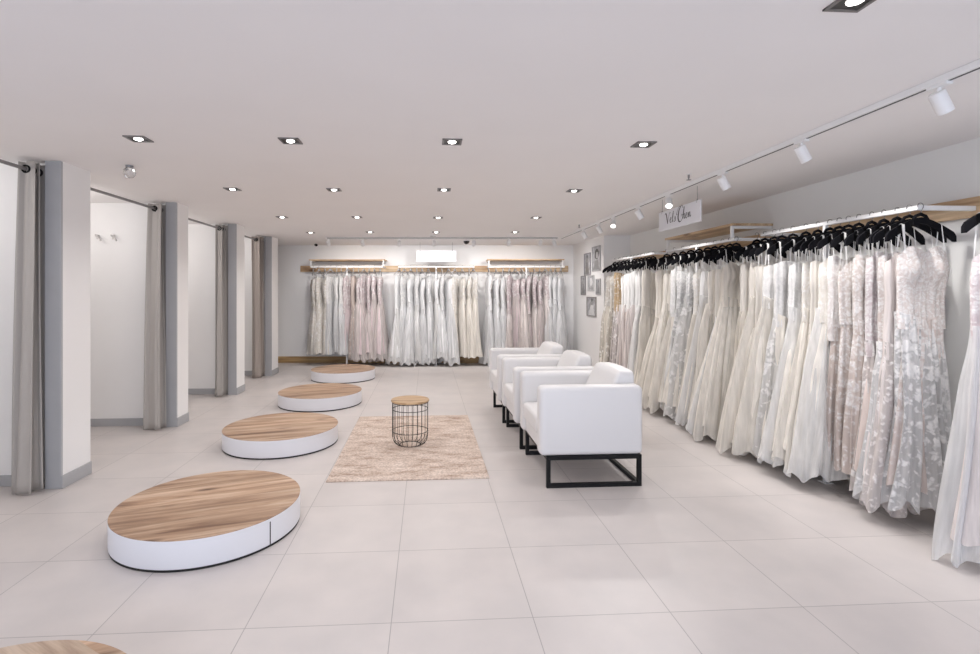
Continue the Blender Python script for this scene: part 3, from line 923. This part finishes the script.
# (y, style, bodice, skirt, overskirt, hem, wa, wb, neck, description, sweetheart, sleeve)
RG = [
 (2.42, 'aline', lace_of(PINK, .5, 1.0, 1.7), cloth(PALEP), tulle(COOL, .5), .015, .95, .9, 1.60, 'blush gown with trailing white net hem', 0, None),
 (2.845, 'trumpet', lace_of(BLUSH, .75, .2, 1.4, 34), lace_of(BLUSH, .62, 0.3, 1.5, 24), lace_of(COOL, .40, .1, 1.5, 27, .46), .10, .95, 1.0, 1.615, 'strapless blush gown covered in white lace', 1, None),
 (2.915, 'aline', cloth(PALEP), cloth(PALEP), lace_of(PALEP, .12, .1, 1.3, 25, .42), .055, 1.12, .9, 1.59, 'pale nude gown with satin bodice', 0, None),
 (2.995, 'aline', lace_of(BLUSH, .7, .4, 1.6, 30), cloth(PALEP), lace_of(COOL, .22, .1, 1.2, 26, .44), .10, 1.08, .9, 1.60, 'blush gown with lace patches down sheer skirt', 0, None),
 (3.087, 'aline', lace_of(PINK, .7, .4, 1.6, 28), cloth(BLUSH), lace_of(PALEP, .25, .3, 1.3, 26, .42), .12, .98, .9, 1.60, 'pinkish gown with dense lace bodice', 0, None),
 (3.175, 'sheath', lace_of(NUDE, .8, .2, 1.5, 24), lace_of(NUDE, .45, .1, 1.2, 24), None, .16, 1.15, .9, 1.60, 'slim nude gown with big white lace motifs', 0, None),
 (3.276, 'sheath', lace_of(NUDE, .8, .2, 1.5, 24), lace_of(NUDE, .45, .1, 1.2, 26), None, .15, 1.2, .9, 1.60, 'slim nude gown with white lace columns', 0, None),
 (3.361, 'sheath', lace_of(PALEP, .7, .4, 1.5, 26), lace_of(NUDE, .40, .2, 1.4, 25), None, .17, 1.05, .9, 1.60, 'nude gown with lace bodice and pinkish skirt', 0, None),
 (3.439, 'ball', lace_of(IVORY, .3, .9, 1.6), cloth(IVORY), tulle(WHITE, .45), .06, 1.02, 1.0, 1.62, 'pale gown with full net skirt reaching out', 0, None),
 (3.524, 'aline', cloth(TAUPI), cloth(IVORY), tulle(IVORY, .5), .10, 1.1, 1.0, 1.60, 'ivory gown with beige gathered bodice', 0, None),
 (3.638, 'ball', lace_of(IVORY, .5, .7, 1.5, 20), cloth(IVORY), tulle(IVORY, .4), .09, .9, .9, 1.60, 'ivory gown with beaded bodice and soft net skirt', 0, None),
 (3.759, 'ball', lace_of(WHITE, .7, .6, 1.5, 22), cloth(IVORY), tulle(WHITE, .4), .05, .98, 1.0, 1.61, 'white gown with lace bodice, wide ivory skirt', 0, None),
 (3.899, 'aline', lace_of(WHITE, .7, .5, 1.5, 22), cloth(IVORY), lace_of(WHITE, .25, .5, 1.3, 20, .4), .12, 1.1, 1.0, 1.62, 'white gown with lace over the hips', 0, None),
 (4.025, 'ball', lace_of(WHITE, .8, .5, 1.5, 22), cloth(IVORY), tulle(IVORY, .4), .08, .95, 1.0, 1.64, 'white lace gown with soft ivory net below', 0, None),
 (4.116, 'aline', cloth(TAUPI), cloth(IVORY), tulle(IVORY, .4), .09, 1.2, .9, 1.62, 'ivory gown with taupe pointed bodice', 0, None),
 (4.237, 'ball', cloth(TAUPI), cloth(IVORY), tulle(IVORY, .45), .03, .98, 1.0, 1.63, 'ivory net gown with beige satin bodice', 0, None),
 (4.344, 'sheath', cloth(TAUPI), cloth(CREAM), tulle(CREAM, .5), .08, 1.35, .8, 1.64, 'slim beige gown at the gap between rails', 0, None),
 (4.644, 'ball', cloth(CREAM), cloth(IVORY), tulle(IVORY, .35), .04, 1.0, 1.1, 1.62, 'plain cream gown with white ribbon straps', 1, None),
 (4.747, 'ball', cloth(IVORY), cloth(IVORY), tulle(WHITE, .4), .05, 1.0, .9, 1.62, 'ivory gown with plain bodice and full skirt', 0, None),
 (4.872, 'aline', cloth(IVORY), cloth(IVORY), tulle(IVORY, .4), .08, 1.25, .9, 1.62, 'ivory gown with narrow straps', 0, None),
 (5.004, 'ball', cloth(WHITE), cloth(IVORY), tulle(WHITE, .4), .06, .92, .9, 1.62, 'white gown with grey straps and net skirt', 0, None),
 (5.133, 'aline', lace_of(IVORY, .5, .6, 1.5), cloth(IVORY), tulle(IVORY, .4), .10, 1.1, .9, 1.62, 'ivory gown with beaded bodice', 0, None),
 (5.309, 'ball', lace_of(SILVER, .55, .5, 1.5, 24), cloth(IVORY), lace_of(WHITE, .15, .6, 1.3, 20, .4), .07, .95, 1.0, 1.62, 'silver beaded gown with ivory skirt', 0, None),
 (5.476, 'aline', lace_of(SILVER, .55, .4, 1.5, 24), cloth(WHITE), lace_of(WHITE, .2, .5, 1.3, 20, .4), .09, 1.1, 1.0, 1.63, 'greyish white gown with lace bodice', 0, None),
 (5.653, 'ball', lace_of(WHITE, .5, .5, 1.5, 22), cloth(IVORY), tulle(IVORY, .4), .06, 1.0, 1.0, 1.63, 'white lace gown with wide net skirt', 0, None),
 (5.853, 'ball', cloth(IVORY), cloth(IVORY), tulle(IVORY, .35), .07, .95, 1.0, 1.63, 'ivory gown with soft draped bodice', 0, None),
 (6.042, 'ball', cloth(IVORY), cloth(IVORY), tulle(IVORY, .35), .08, .95, 1.0, 1.63, 'ivory gown ending the middle rail', 0, None),
 (6.42, 'aline', cloth(TAUPI), cloth(IVORY), tulle(IVORY, .35), .10, 1.1, 1.0, 1.65, 'ivory gown with beige pointed neckline', 0, None),
 (6.54, 'aline', cloth(WHITE), cloth(WHITE), tulle(WHITE, .35), .09, 1.1, 1.0, 1.66, 'white gown with bright long bodice', 0, None),
 (6.66, 'aline', cloth(WHITE), cloth(PALEP), tulle(WHITE, .4), .10, 1.0, .9, 1.66, 'white topped gown with blush underskirt', 0, None),
 (6.78, 'sheath', cloth(WHITE), cloth(PALEP), tulle(PALEP, .4), .11, 1.2, .9, 1.66, 'white topped slim gown with pink skirt', 0, None),
 (6.90, 'sheath', cloth(WHITE), cloth(PALEP), tulle(PALEP, .4), .10, 1.2, .9, 1.66, 'white topped gown, pale pinkish below', 0, None),
 (7.02, 'sheath', cloth(WHITE), cloth(BLUSH), tulle(PALEP, .4), .11, 1.2, .9, 1.66, 'white topped gown with rosy skirt', 0, None),
 (7.14, 'sheath', cloth(WHITE), cloth(BLUSH), tulle(PALEP, .4), .10, 1.2, .9, 1.66, 'white topped gown with blush skirt', 0, None),
 (7.28, 'sheath', lace_of(GOLD, .15, .9, 1.7, 24), cloth(PALEP), lace_of(PALEP, .2, .2, 1.3, 20, .4), .12, 1.2, .9, 1.66, 'golden tan gown with beaded bodice', 0, None),
 (7.42, 'sheath', lace_of(GOLD, .25, .9, 1.7, 24), cloth(BLUSH), lace_of(PALEP, .2, .2, 1.3, 20, .4), .12, 1.2, .9, 1.66, 'tan gown with gold bodice', 0, None),
 (7.58, 'aline', lace_of(CREAM, .3, .5, 1.7, 22), cloth(CREAM), lace_of(CREAM, .2, .2, 1.5, 20, .45), .10, 1.1, 1.0, 1.66, 'cream lace gown beside the golden one', 0, None),
 (7.76, 'aline', lace_of(TAUPE, .3, .5, 1.7, 22), cloth(CREAM), lace_of(CREAM, .2, .2, 1.5, 20, .45), .08, 1.1, 1.0, 1.66, 'greyish cream gown closest to the pictures', 0, None),
]
# count place on its own rail for the labels
def rail_of(y): return 0 if y < 2.6 else 1 if y < 4.45 else 2 if y < 6.2 else 3
rail_name = ['right edge rail', 'lace gown rail', 'right shelf rail', 'picture column rail']
cnt = {}
for i, g in enumerate(RG):
    y, style, bm_, sm_, om_, hem, wa, wb, neck, desc, sweet, slv = g
    k = rail_of(y); cnt[k] = cnt.get(k, 0) + 1
    rnd = random.Random(100 + i)
    rz = rnd.uniform(-.16, .16) if i not in (0, 1, 17) else (0.0, -.04, 0.10)[(0, 1, 17).index(i)]
    if k == 3: rz = rnd.uniform(.05, .3)
    if y < 3.8 and i > 0: wa *= .84; hem += .03
    place = '%s from near end, %s' % (ORD[cnt[k] - 1], rail_name[k])
    assert len((desc + ' ' + place).replace('-', ' ').split()) <= 16, desc
    gown(desc + ', ' + place, (RAILX, y, 0), rz, G_R, 500 + i, style, bm_, sm_, om_, hem, RZ_R + .012, neck, wa, wb,
         96 if y < 5 else 72, True, slv, rnd.uniform(-.05, .0), bool(sweet))
    hanger((RAILX, y, RZ_R + .012), rz, 'black velvet hanger, ' + place, 'black hangers on the right wall rails')

# --- back wall
G_B = 'gowns on the back wall rails'
BG = []
XSL = [-2.16, -2.05, -1.94, -1.83, -1.715, -1.63, -1.505, -1.40, -1.30, -1.20, -1.10, -1.0, -.89]
for j, x in enumerate(XSL):
    if j < 3: c = (lace_of(CREAM, .5, .2, 1.5, 20), lace_of(IVORY, .3, .2, 1.2, 16), None, .20 + .02 * (j % 2), 'cream lace')
    elif j < 6: c = (lace_of(WHITE, .5, .2, 1.5, 20), lace_of(COOL, .3, .2, 1.2, 16, lw=(.8, .8, .8)), None, .24 - .03 * (j % 2), 'white lace')
    elif j == 6: c = (lace_of(PINK, .2, .2, 1.5, 20), cloth(PINK), None, .20, 'dusty pink')
    elif j == 7: c = (cloth(NUDE), lace_of(NUDE, .2, .2, 1.2, 16), None, .16, 'nude pink')
    else: c = (lace_of(PINK, .25, .2, 1.5, 22), cloth(PINK), tulle(PALEP, .45), [.13, .11, .14, .10, .12][j - 8], ['pale pink', 'lilac pink', 'rosy', 'soft pink', 'pink satin'][j - 8])
    BG.append((0, x, c))
XSM = [-.54, -.435, -.31, -.20, -.10, .02, .17, .275, .40, .52, .66, .79, .87]
for j, x in enumerate(XSM):
    if j < 9: c = (lace_of(COOL, .25, .6, 1.6, 20) if j % 2 else cloth(COOL), cloth(COOL), tulle(COOL if j % 3 else WHITE, .35), [.06, .10, .03, .08, .12, .04, .16, .15, .05][j], ['white net', 'cool white', 'bright white', 'white lace', 'soft white', 'pure white', 'pearl white', 'frosty white', 'white layered'][j])
    else: c = (lace_of(IVORY, .35, .3, 1.6, 20), cloth(IVORY), None, [.15, .16, .15, .16][j - 9], ['ivory', 'warm cream', 'ivory lace', 'off-white'][j - 9])
    BG.append((1, x, c))
XSR = [1.16, 1.30, 1.43, 1.55, 1.66, 1.78, 1.90, 2.02, 2.12, 2.23, 2.33, 2.42, 2.52]
for j, x in enumerate(XSR):
    if j < 3: c = (cloth(COOL), cloth(COOL), tulle(COOL, .35), .03 if j == 0 else .08, ['white net', 'cool white', 'greyish white'][j])
    elif j < 10: c = (lace_of(MAUVE if j % 2 else PINK, .2, .3, 1.6, 22), cloth(PALEP if j % 2 else MAUVE), tulle(PALEP, .5), .08, ['mauve', 'rose', 'dusky pink', 'pale mauve', 'blush', 'old rose', 'rosy beige'][j - 3])
    else: c = (cloth(COOL), cloth(COOL), tulle(COOL, .4), .06, ['white', 'plain white', 'snowy white'][j - 10])
    BG.append((2, x, c))
bname = ['the left back rail', 'the middle back rail', 'the right back rail']
cnt = {}
for i, (k, x, c) in enumerate(BG):
    cnt[k] = cnt.get(k, 0) + 1
    rnd = random.Random(900 + i)
    rz = BROT + PI / 2 + rnd.uniform(-.45, .45)
    if k == 2 and i % 13 > 9: rz = BROT + PI / 2 - .4
    place = '%s from the left on %s' % (ORD[cnt[k] - 1], bname[k])
    st = rnd.choice(('aline', 'aline', 'sheath')) if c[2] is None else rnd.choice(('aline', 'ball', 'aline'))
    gown(c[4] + ' gown, ' + place, (x, YB(x, BR), 0), rz, G_B, 1300 + i, st, c[0], c[1], c[2], c[3], 1.868 + .012, 1.675 + rnd.uniform(-.02, .02), .80, 1.05, 56, True, None, 0.0, False, 0.0)
    hanger((x, YB(x, BR), 1.868 + .012), rz, 'slim grey hanger, ' + place, 'grey hangers on the back wall rails', True)

# ------------------------------------------------------------------ pictures on the column
def picture(label, y, z, w, h, seed, dark):
    t = thing('picture_frame', label, 'picture', (COLX, y, z), -PI / 2, 'framed pictures on the column')
    # local x along world -y, local -y faces into the room (world -x)
    fw = .018
    bm = bmesh.new()
    box(bm, -w / 2, w / 2, -.018, 0, h / 2 - fw, h / 2); box(bm, -w / 2, w / 2, -.018, 0, -h / 2, -h / 2 + fw)
    box(bm, -w / 2, -w / 2 + fw, -.018, 0, -h / 2 + fw, h / 2 - fw); box(bm, w / 2 - fw, w / 2, -.018, 0, -h / 2 + fw, h / 2 - fw)
    obj('frame', bm, plain('frame_paint', dark, .4, vary=.03), t)
    bm = bmesh.new(); box(bm, -w / 2 + fw, w / 2 - fw, -.008, -.001, -h / 2 + fw, h / 2 - fw)
    ph = obj('print', bm, plain('photo_paper', (.42, .42, .44), .3, vary=.45, bscale=14), t)
    rnd = random.Random(seed)
    # soft grey figure shape: gown, torso, head with dark hair
    iw, ih = w - 2 * fw, h - 2 * fw
    def blob(pts, tone, d):
        b2 = bmesh.new()
        vs = [b2.verts.new((px * iw, -.0082 - d, pz * ih)) for px, pz in pts]
        b2.faces.new(vs)
        obj('printed_shape', b2, plain('print_tone', (tone,) * 3, .35, vary=.1, bscale=20), ph)
    cx = rnd.uniform(-.08, .08)
    def ell(x, z, a, b_, n=20): return [(x + a * math.cos(2 * PI * q / n), z + b_ * math.sin(2 * PI * q / n)) for q in range(n)]
    if seed == 2:
        blob(ell(cx - .02, .20, .27, .24), .05, 0.0); blob(ell(cx + .02, .15, .15, .15), .5, .0004); blob([(-.38, -.48), (.36, -.48), (.22, -.05), (-.2, -.08)], .25, .0002)
    elif seed == 4:
        blob([(-.42, -.42), (.42, -.42), (.42, -.36), (-.42, -.36)], .35, 0); blob(ell(0, .1, .25, .3), .75, .0002)
    else:
        blob([(cx - .40, -.48), (cx + .34, -.48), (cx + .20, -.1), (cx + .10, .12), (cx - .12, .12), (cx - .24, -.12)], .70 if seed == 6 else .22, 0)
        blob([(cx - .13, .10), (cx + .11, .10), (cx + .20, .26), (cx + .06, .33), (cx - .08, .33), (cx - .2, .24)], .30, .0002); blob(ell(cx + .01, .38, .13, .09), .12, .0004)
    return t
DKF = (.10, .10, .105); MDF = (.36, .35, .35)
picture('tall narrow grey picture at upper left of the column wall', 8.98, 1.885, .36, .40, 1, (.30, .29, .30))
picture('framed black and white portrait, uppermost on the column wall', 8.50, 1.955, .42, .42, 2, (.42, .42, .43))
picture('slim dark picture, leftmost of the middle row on the column', 9.22, 1.512, .27, .35, 3, (.25, .245, .245))
picture('pale picture in grey frame, centre of the middle row on the column', 8.78, 1.545, .34, .28, 4, (.55, .55, .55))
picture('grey picture beside the rail gowns, rightmost of the middle row', 8.40, 1.478, .22, .27, 5, (.40, .40, .40))
picture('dark framed bridal picture, lowest on the column wall', 8.76, 1.135, .50, .34, 6, (.30, .28, .27))

# ------------------------------------------------------------------ hanging signs
def hung_sign(label, w, h, loc, rz, wires):
    t = thing('hanging_sign', label, 'sign', loc, rz)
    bm = bmesh.new(); box(bm, -w / 2, w / 2, -.006, .006, 0, h, .002, 1); obj('panel', bm, SIGN_WHITE, t)
    for x in wires:
        bm = bmesh.new(); tube(bm, [(x, 0, h - .01), (x, 0, CZ - loc[2])], .0022, 6); obj('suspension_wire', bm, STEEL, t, 60)
        bm = bmesh.new(); lathe(bm, [(0, h + .012), (.007, h + .012), (.007, h - .02), (0, h - .02)], 10, centre=(x, 0)); obj('clip', bm, STEEL, t, 60)
    return t
sg = hung_sign('white hanging sign with black script lettering, above the right wall shelf', .79, .190, (2.345, 4.655, 1.995), -PI / 2, (-.33, .335))

def stroke(bm, pts, w0=1.0, closed=False, smooth=True):
    """Pen stroke: pts = (x, z, width); a flat ribbon just proud of the panel."""
    P = [Vector((p[0], p[1])) for p in pts]; W = [p[2] * w0 for p in pts]
    Q, V = [], []
    n = len(P)
    for i in range(n - 1):           # Catmull-Rom
        p0, p1, p2, p3 = P[max(i - 1, 0)], P[i], P[i + 1], P[min(i + 2, n - 1)]
        for s in range(6):
            t = s / 6
            Q.append(.5 * ((2 * p1) + (p2 - p0) * t + (2 * p0 - 5 * p1 + 4 * p2 - p3) * t * t + (3 * p1 - p0 - 3 * p2 + p3) * t ** 3))
            V.append(W[i] * (1 - t) + W[i + 1] * t)
    Q.append(P[-1]); V.append(W[-1])
    L_, R_ = [], []
    for i in range(len(Q)):
        t = Q[min(i + 1, len(Q) - 1)] - Q[max(i - 1, 0)]
        if t.length < 1e-9: t = Vector((1, 0))
        t.normalize(); nn = Vector((-t.y, t.x))
        a = Q[i] + nn * V[i] / 2; b_ = Q[i] - nn * V[i] / 2
        L_.append(bm.verts.new((a.x, -.0068, a.y))); R_.append(bm.verts.new((b_.x, -.0068, b_.y)))
    for i in range(len(Q) - 1):
        bm.faces.new((L_[i], L_[i + 1], R_[i + 1], R_[i]))
bm = bmesh.new()
th, tk = .0035, .012
S = 1.05
def mv(pts, dx, dz, s=1.0): return [(dx * 1.1 + .045 + x * s * S, dz + z * s * S, w * 1.45) for x, z, w in pts]
# V
stroke(bm, mv([(-.022, .088, th), (-.012, .098, .006), (.004, .090, tk), (.020, .040, tk), (.030, .0, .008)], -.255, .058))
stroke(bm, mv([(.030, .0, .006), (.045, .045, th), (.062, .085, th), (.078, .100, th), (.086, .092, th)], -.255, .058))
def letter_e(dx, s=1.0): stroke(bm, mv([(.004, .022, th), (.020, .028, th), (.030, .038, .005), (.024, .048, th), (.010, .040, .008), (.004, .020, .009), (.012, .004, .006), (.028, .006, th), (.042, .018, th)], dx, .060, s))
letter_e(-.185)
stroke(bm, mv([(-.004, .016, th), (.018, .050, th), (.030, .088, th), (.024, .098, th), (.014, .080, .007), (.006, .030, .009), (.012, .004, .006), (.024, .010, th)], -.142, .060))   # l
stroke(bm, mv([(-.004, .012, th), (.014, .040, th), (.018, .048, .006), (.022, .030, .009), (.022, .012, .008), (.010, .002, th), (.0, .008, .006)], -.106, .060))   # s
# C
stroke(bm, mv([(.096, .120, .008), (.088, .140, th), (.066, .142, .004), (.030, .112, .010), (.010, .062, .016), (.016, .022, .014), (.045, .004, .006), (.080, .022, th), (.092, .052, th), (.078, .066, th), (.062, .048, th)], -.045, .040))
stroke(bm, mv([(.066, .142, th), (.03, .138, th), (.0, .112, th), (-.018, .082, .006), (-.010, .072, .006)], -.045, .040))
# h
stroke(bm, mv([(.0, .012, th), (.024, .062, th), (.034, .098, th), (.028, .106, th), (.018, .080, .008), (.006, .006, .009)], .040, .060))
stroke(bm, mv([(.010, .022, th), (.024, .044, th), (.033, .044, .007), (.030, .018, .009), (.034, .004, .006), (.046, .012, th)], .040, .060))
letter_e(.088)
stroke(bm, mv([(-.006, .014, th), (.006, .042, .006), (.008, .030, .009), (.004, .003, .009)], .132, .062))
stroke(bm, mv([(.006, .020, th), (.020, .042, th), (.029, .042, .007), (.027, .018, .009), (.032, .004, .006), (.048, .018, th)], .132, .062))
obj('script_lettering', bm, INK, sg)
hung_sign('blank white hanging sign above the middle back rail', .74, .213, (.165, 9.48, 1.948), BROT, (-.3, .3))

# ------------------------------------------------------------------ ceiling fittings and lights
def spot_lamp(name, loc, aim, watts, size, col=(1, .96, .93), blend=.6, rad=.04):
    l = bpy.data.lights.new(name, 'SPOT'); l.energy = watts; l.spot_size = size; l.spot_blend = blend; l.color = col; l.shadow_soft_size = rad
    o = bpy.data.objects.new(name, l); COL.objects.link(o); o.location = loc
    o.rotation_euler = (Vector(aim) - Vector(loc)).to_track_quat('-Z', 'Y').to_euler()
    return o

DL_W = 20
row_name = ['nearest', 'second', 'third', 'fourth', 'farthest']
col_name = ['leftmost', 'second from left', 'third from left', 'rightmost']
proto = None
DL_XY = [[(-1.76, 1.56), (-.84, 1.55), (.145, 1.545), (1.351, 1.541)],
         [(-1.735, 3.192), (-.832, 3.177), (.151, 3.137), (1.347, 3.120)],
         [(-1.742, 4.699), (-.838, 4.666), (.15, 4.606), (1.33, 4.579)],
         [(-1.781, 6.408), (-.862, 6.352), (.132, 6.333), (1.341, 6.26)],
         [(-1.80, 8.03), (-.877, 7.918), (.133, 7.857), (1.342, 7.783)]]
for r in range(5):
    for c, (x, y) in enumerate(DL_XY[r]):
        spot_lamp('downlight_lamp', (x, y, CZ - .02), (x, y, 0), DL_W * (.75, .9, 1.1, 1.35, 1.5)[r], R(150), rad=.05)
        if r == 0 and c < 3: continue
        lab = 'square recessed downlight cut off by the top edge of the picture' if r == 0 else 'square recessed downlight with lit bulb, %s in the %s full row' % (col_name[c], ORD[r - 1] if r < 4 else 'farthest')
        if proto is None:
            t = proto = thing('recessed_downlight', lab, 'ceiling light', (x, y, CZ), 0, 'recessed ceiling downlights')
            s = .060
            bm = bmesh.new()
            for q in range(4):
                m4 = Matrix.Rotation(q * PI / 2, 4, 'Z')
                box(bm, -s, s, s - .012, s, -.006, .0, mat=m4)
            obj('frame', bm, DL_FRAME, t)
            bm = bmesh.new(); box(bm, -s + .012, s - .012, -s + .012, s - .012, -.003, -.001); obj('reflector', bm, DL_INNER, t)
            bm = bmesh.new(); lathe(bm, [(0, -.012), (.014, -.0105), (.023, -.006), (.025, -.002)], 24); obj('bulb', bm, BULB, t, 180)
        else:
            dup(proto, (x, y, CZ), 0, lab)

def track(label, p0, p1):
    p0, p1 = Vector(p0), Vector(p1)
    d = p1 - p0
    t = thing('lighting_track', label, 'lighting track', p0, math.atan2(d.y, d.x))
    ln = d.length
    bm = bmesh.new(); box(bm, 0, ln, -.018, .018, -.030, 0, .002, 1); obj('housing', bm, WHITE_METAL, t)
    bm = bmesh.new(); box(bm, .02, ln - .02, -.006, .006, -.0312, -.0295); obj('contact_slot', bm, DL_INNER, t)
    bm = bmesh.new(); box(bm, .02, ln - .02, -.0192, -.0175, -.020, -.012); obj('side_groove', bm, DL_INNER, t)
    return t
TX = 2.195
track('long white lighting track along the ceiling above the right wall rails', (TX, 1.0, CZ), (TX + .04, 8.44, CZ))
track('white lighting track along the ceiling before the back wall', (-1.70, 8.72, CZ), (TX + .0, 8.46, CZ))

def track_spot(label, loc, aim, lit, group, bw=False):
    """Stem under the track, cylinder head turned towards aim."""
    t = thing('track_spotlight', label, 'spotlight', loc, 0, group)
    bm = bmesh.new(); box(bm, -.016, .016, -.045, .045, -.014, 0, .002, 1); obj('adapter', bm, WHITE_METAL, t)
    bm = bmesh.new(); tube(bm, [(0, 0, -.012), (0, 0, -.055)], .008, 10); obj('stem', bm, WHITE_METAL, t, 60)
    piv = Vector((0, 0, -.062))
    d = (Vector(aim) - Vector(loc) - piv).normalized()
    q = d.to_track_quat('-Z', 'Y').to_matrix().to_4x4()
    M = Matrix.Translation(piv) @ q
    bm = bmesh.new(); lathe(bm, [(0, .03), (.028, .03), (.031, .026), (.031, -.065), (.028, -.065), (.026, -.058), (0, -.058)], 28)
    bmesh.ops.transform(bm, matrix=M, verts=bm.verts)
    hd = obj('lamp_head', bm, WHITE_METAL, t, 40)
    bm = bmesh.new(); lathe(bm, [(0, -.060), (.024, -.0595), (.0255, -.059)], 24)
    bmesh.ops.transform(bm, matrix=M, verts=bm.verts)
    obj('lens', bm, LENS_ON, t, 60)
    lp = Vector(loc) + M @ Vector((0, 0, -.075))
    if bw == 2: spot_lamp('track_lamp', lp, aim, 30, R(150), (1, .97, .95), 1.0, .05); return t
    spot_lamp('track_lamp', lp, aim, 44 if not bw else 30, R(92 if not bw else 110), (1, .97, .95), .7, .03)
    return t
tn = ['nearest the camera', 'second', 'third', 'fourth, lit lens facing room', 'fifth', 'sixth, lit lens facing room', 'seventh', 'eighth, near the track corner']
for k, y in enumerate((2.075, 2.895, 3.71, 4.58, 5.26, 6.0, 6.54, 7.19)):
    tx = TX + .04 * (y - 1) / 7.44
    aim = (3.0, y + .1, .95) if k not in (3, 5) else (1.95, y - 1.3, .6)
    if k in (3, 5): aim = (1.75, y - 1.1, .9)
    track_spot('white track spotlight over the right rails, ' + (tn[k] if k in (0, 7) else tn[k] + ' from the near end' if ',' not in tn[k] else tn[k].replace(',', ' from the near end,')), (tx, y, CZ - .030), aim, k in (3, 5), 'track spotlights over the right wall')
for k, x in enumerate((-1.659, -1.085, -.473, .112, .777, 1.363, 1.894)):
    y = 8.72 + (8.46 - 8.72) * (x + 1.70) / (TX + 1.70)
    track_spot('white track spotlight before the back wall, ' + ('%s from the left end of its track' % ORD[k]), (x, y, CZ - .030), (x, YB(x, .2), 1.2), False, 'track spotlights before the back wall', True)
track_spot('brightly lit track spotlight in the corner by the pictures', (2.12, 8.464, CZ - .030), (2.7, 8.9, 1.0), True, 'track spotlights before the back wall', 2)

# added fill lights to brighten the cubicle walls, without any fitting
for i in range(4):
    l = bpy.data.lights.new('cubicle_fill', 'POINT'); l.energy = 8; l.shadow_soft_size = .12; l.color = (1, .96, .94)
    o = bpy.data.objects.new('cubicle_fill', l); COL.objects.link(o); o.location = (-3.45, (PART[i][1] + PART[i + 1][0]) / 2, 2.1)
# security cameras
t = thing('security_camera', 'black dome security camera on the ceiling right of the blank sign', 'security camera', (.69, 9.03, CZ))
bm = bmesh.new(); lathe(bm, [(0, -.02), (.058, -.02), (.062, -.014), (.062, 0), (0, 0)], 32); obj('mount', bm, WHITE_METAL, t, 40)
bm = bmesh.new(); lathe(bm, [(0, -.075), (.02, -.072), (.038, -.06), (.05, -.04), (.054, -.02)], 32); obj('dome', bm, plain('black_dome', (.01, .01, .012), .12, vary=.1), t, 180)
t = thing('security_camera', 'tiny black bullet camera at the ceiling edge above the left back shelf', 'security camera', (-2.08, 9.72, CZ), .4)
bm = bmesh.new(); tube(bm, [(0, 0, 0), (0, 0, -.02), (0, -.01, -.03)], .012, 10); obj('bracket', bm, WHITE_METAL, t, 60)
bm = bmesh.new(); tube(bm, [(0, .03, -.034), (0, -.05, -.045)], .024, 16); obj('body', bm, BLACK_METAL, t, 40)
# detector disc and sprinklers
t = thing('smoke_detector', 'small flat white smoke detector on the ceiling before the back track', 'smoke detector', (.092, 8.30, CZ))
bm = bmesh.new(); lathe(bm, [(0, -.024), (.035, -.024), (.05, -.016), (.055, 0)], 28); obj('cover', bm, WHITE_METAL, t, 60)
bm = bmesh.new(); lathe(bm, [(.038, -.0245), (.042, -.0225), (.046, -.0195)], 28); obj('vent_ring', bm, DL_FRAME, t, 60)
for k, (x, y) in enumerate(((2.04, 3.886), (2.06, 6.85))):
    t = thing('sprinkler_head', ['small metal sprinkler head on the ceiling above the script sign', 'small metal sprinkler head on the ceiling near the track corner'][k], 'sprinkler', (x, y, CZ), 0, 'ceiling sprinklers')
    bm = bmesh.new(); lathe(bm, [(0, -.006), (.022, -.005), (.026, 0)], 20); obj('escutcheon', bm, WHITE_METAL, t, 60)
    bm = bmesh.new(); lathe(bm, [(.008, -.004), (.008, -.03), (.005, -.032), (.005, -.045), (0, -.045)], 12); obj('nozzle', bm, STEEL, t, 40)
    bm = bmesh.new(); lathe(bm, [(0, -.045), (.018, -.045), (.018, -.048), (0, -.048)], 16); obj('deflector', bm, STEEL, t, 40)
# faceted glass globe over the second cubicle
GLASS, nt, b, o_ = new_mat('clear_glass')
b.inputs['Transmission Weight'].default_value = 0.9; b.inputs['Roughness'].default_value = 0.08; b.inputs['Base Color'].default_value = (.93, .93, .93, 1); b.inputs['IOR'].default_value = 1.3
t = thing('crystal_lamp', 'small clear faceted glass globe lamp on the ceiling by the second cubicle', 'ceiling light', (-2.17, 3.875, CZ))
bm = bmesh.new(); lathe(bm, [(0, -.014), (.024, -.014), (.026, 0)], 20); obj('cap', bm, STEEL, t, 40)
bm = bmesh.new(); bmesh.ops.create_icosphere(bm, subdivisions=2, radius=.042)
for v in bm.verts: v.co.z -= .052
obj('globe', bm, GLASS, t)

# ------------------------------------------------------------------ daylight and view
w = bpy.data.worlds.new('world'); scene.world = w; w.use_nodes = True
bg = w.node_tree.nodes['Background']
bg.inputs[0].default_value = (0.82, 0.88, 1.0, 1); bg.inputs[1].default_value = 1.6
# the glazed shop front behind the camera lets in soft daylight
al = bpy.data.lights.new('shop_front_daylight', 'AREA'); al.shape = 'RECTANGLE'; al.size = 6.0; al.size_y = 2.1
al.energy = 92; al.color = (.70, .80, 1.0)
ao = bpy.data.objects.new('shop_front_daylight', al); COL.objects.link(ao); ao.location = (-.3, YF + .05, 1.15); ao.rotation_euler = (PI / 2, 0, 0)

scene.view_settings.view_transform = 'Standard'
scene.view_settings.look = 'None'
scene.view_settings.exposure = -0.20
scene.view_settings.gamma = 1.0
scene.cycles.max_bounces = 14
scene.cycles.diffuse_bounces = 6
scene.cycles.transparent_max_bounces = 24
scene.cycles.caustics_reflective = False
scene.cycles.caustics_refractive = False
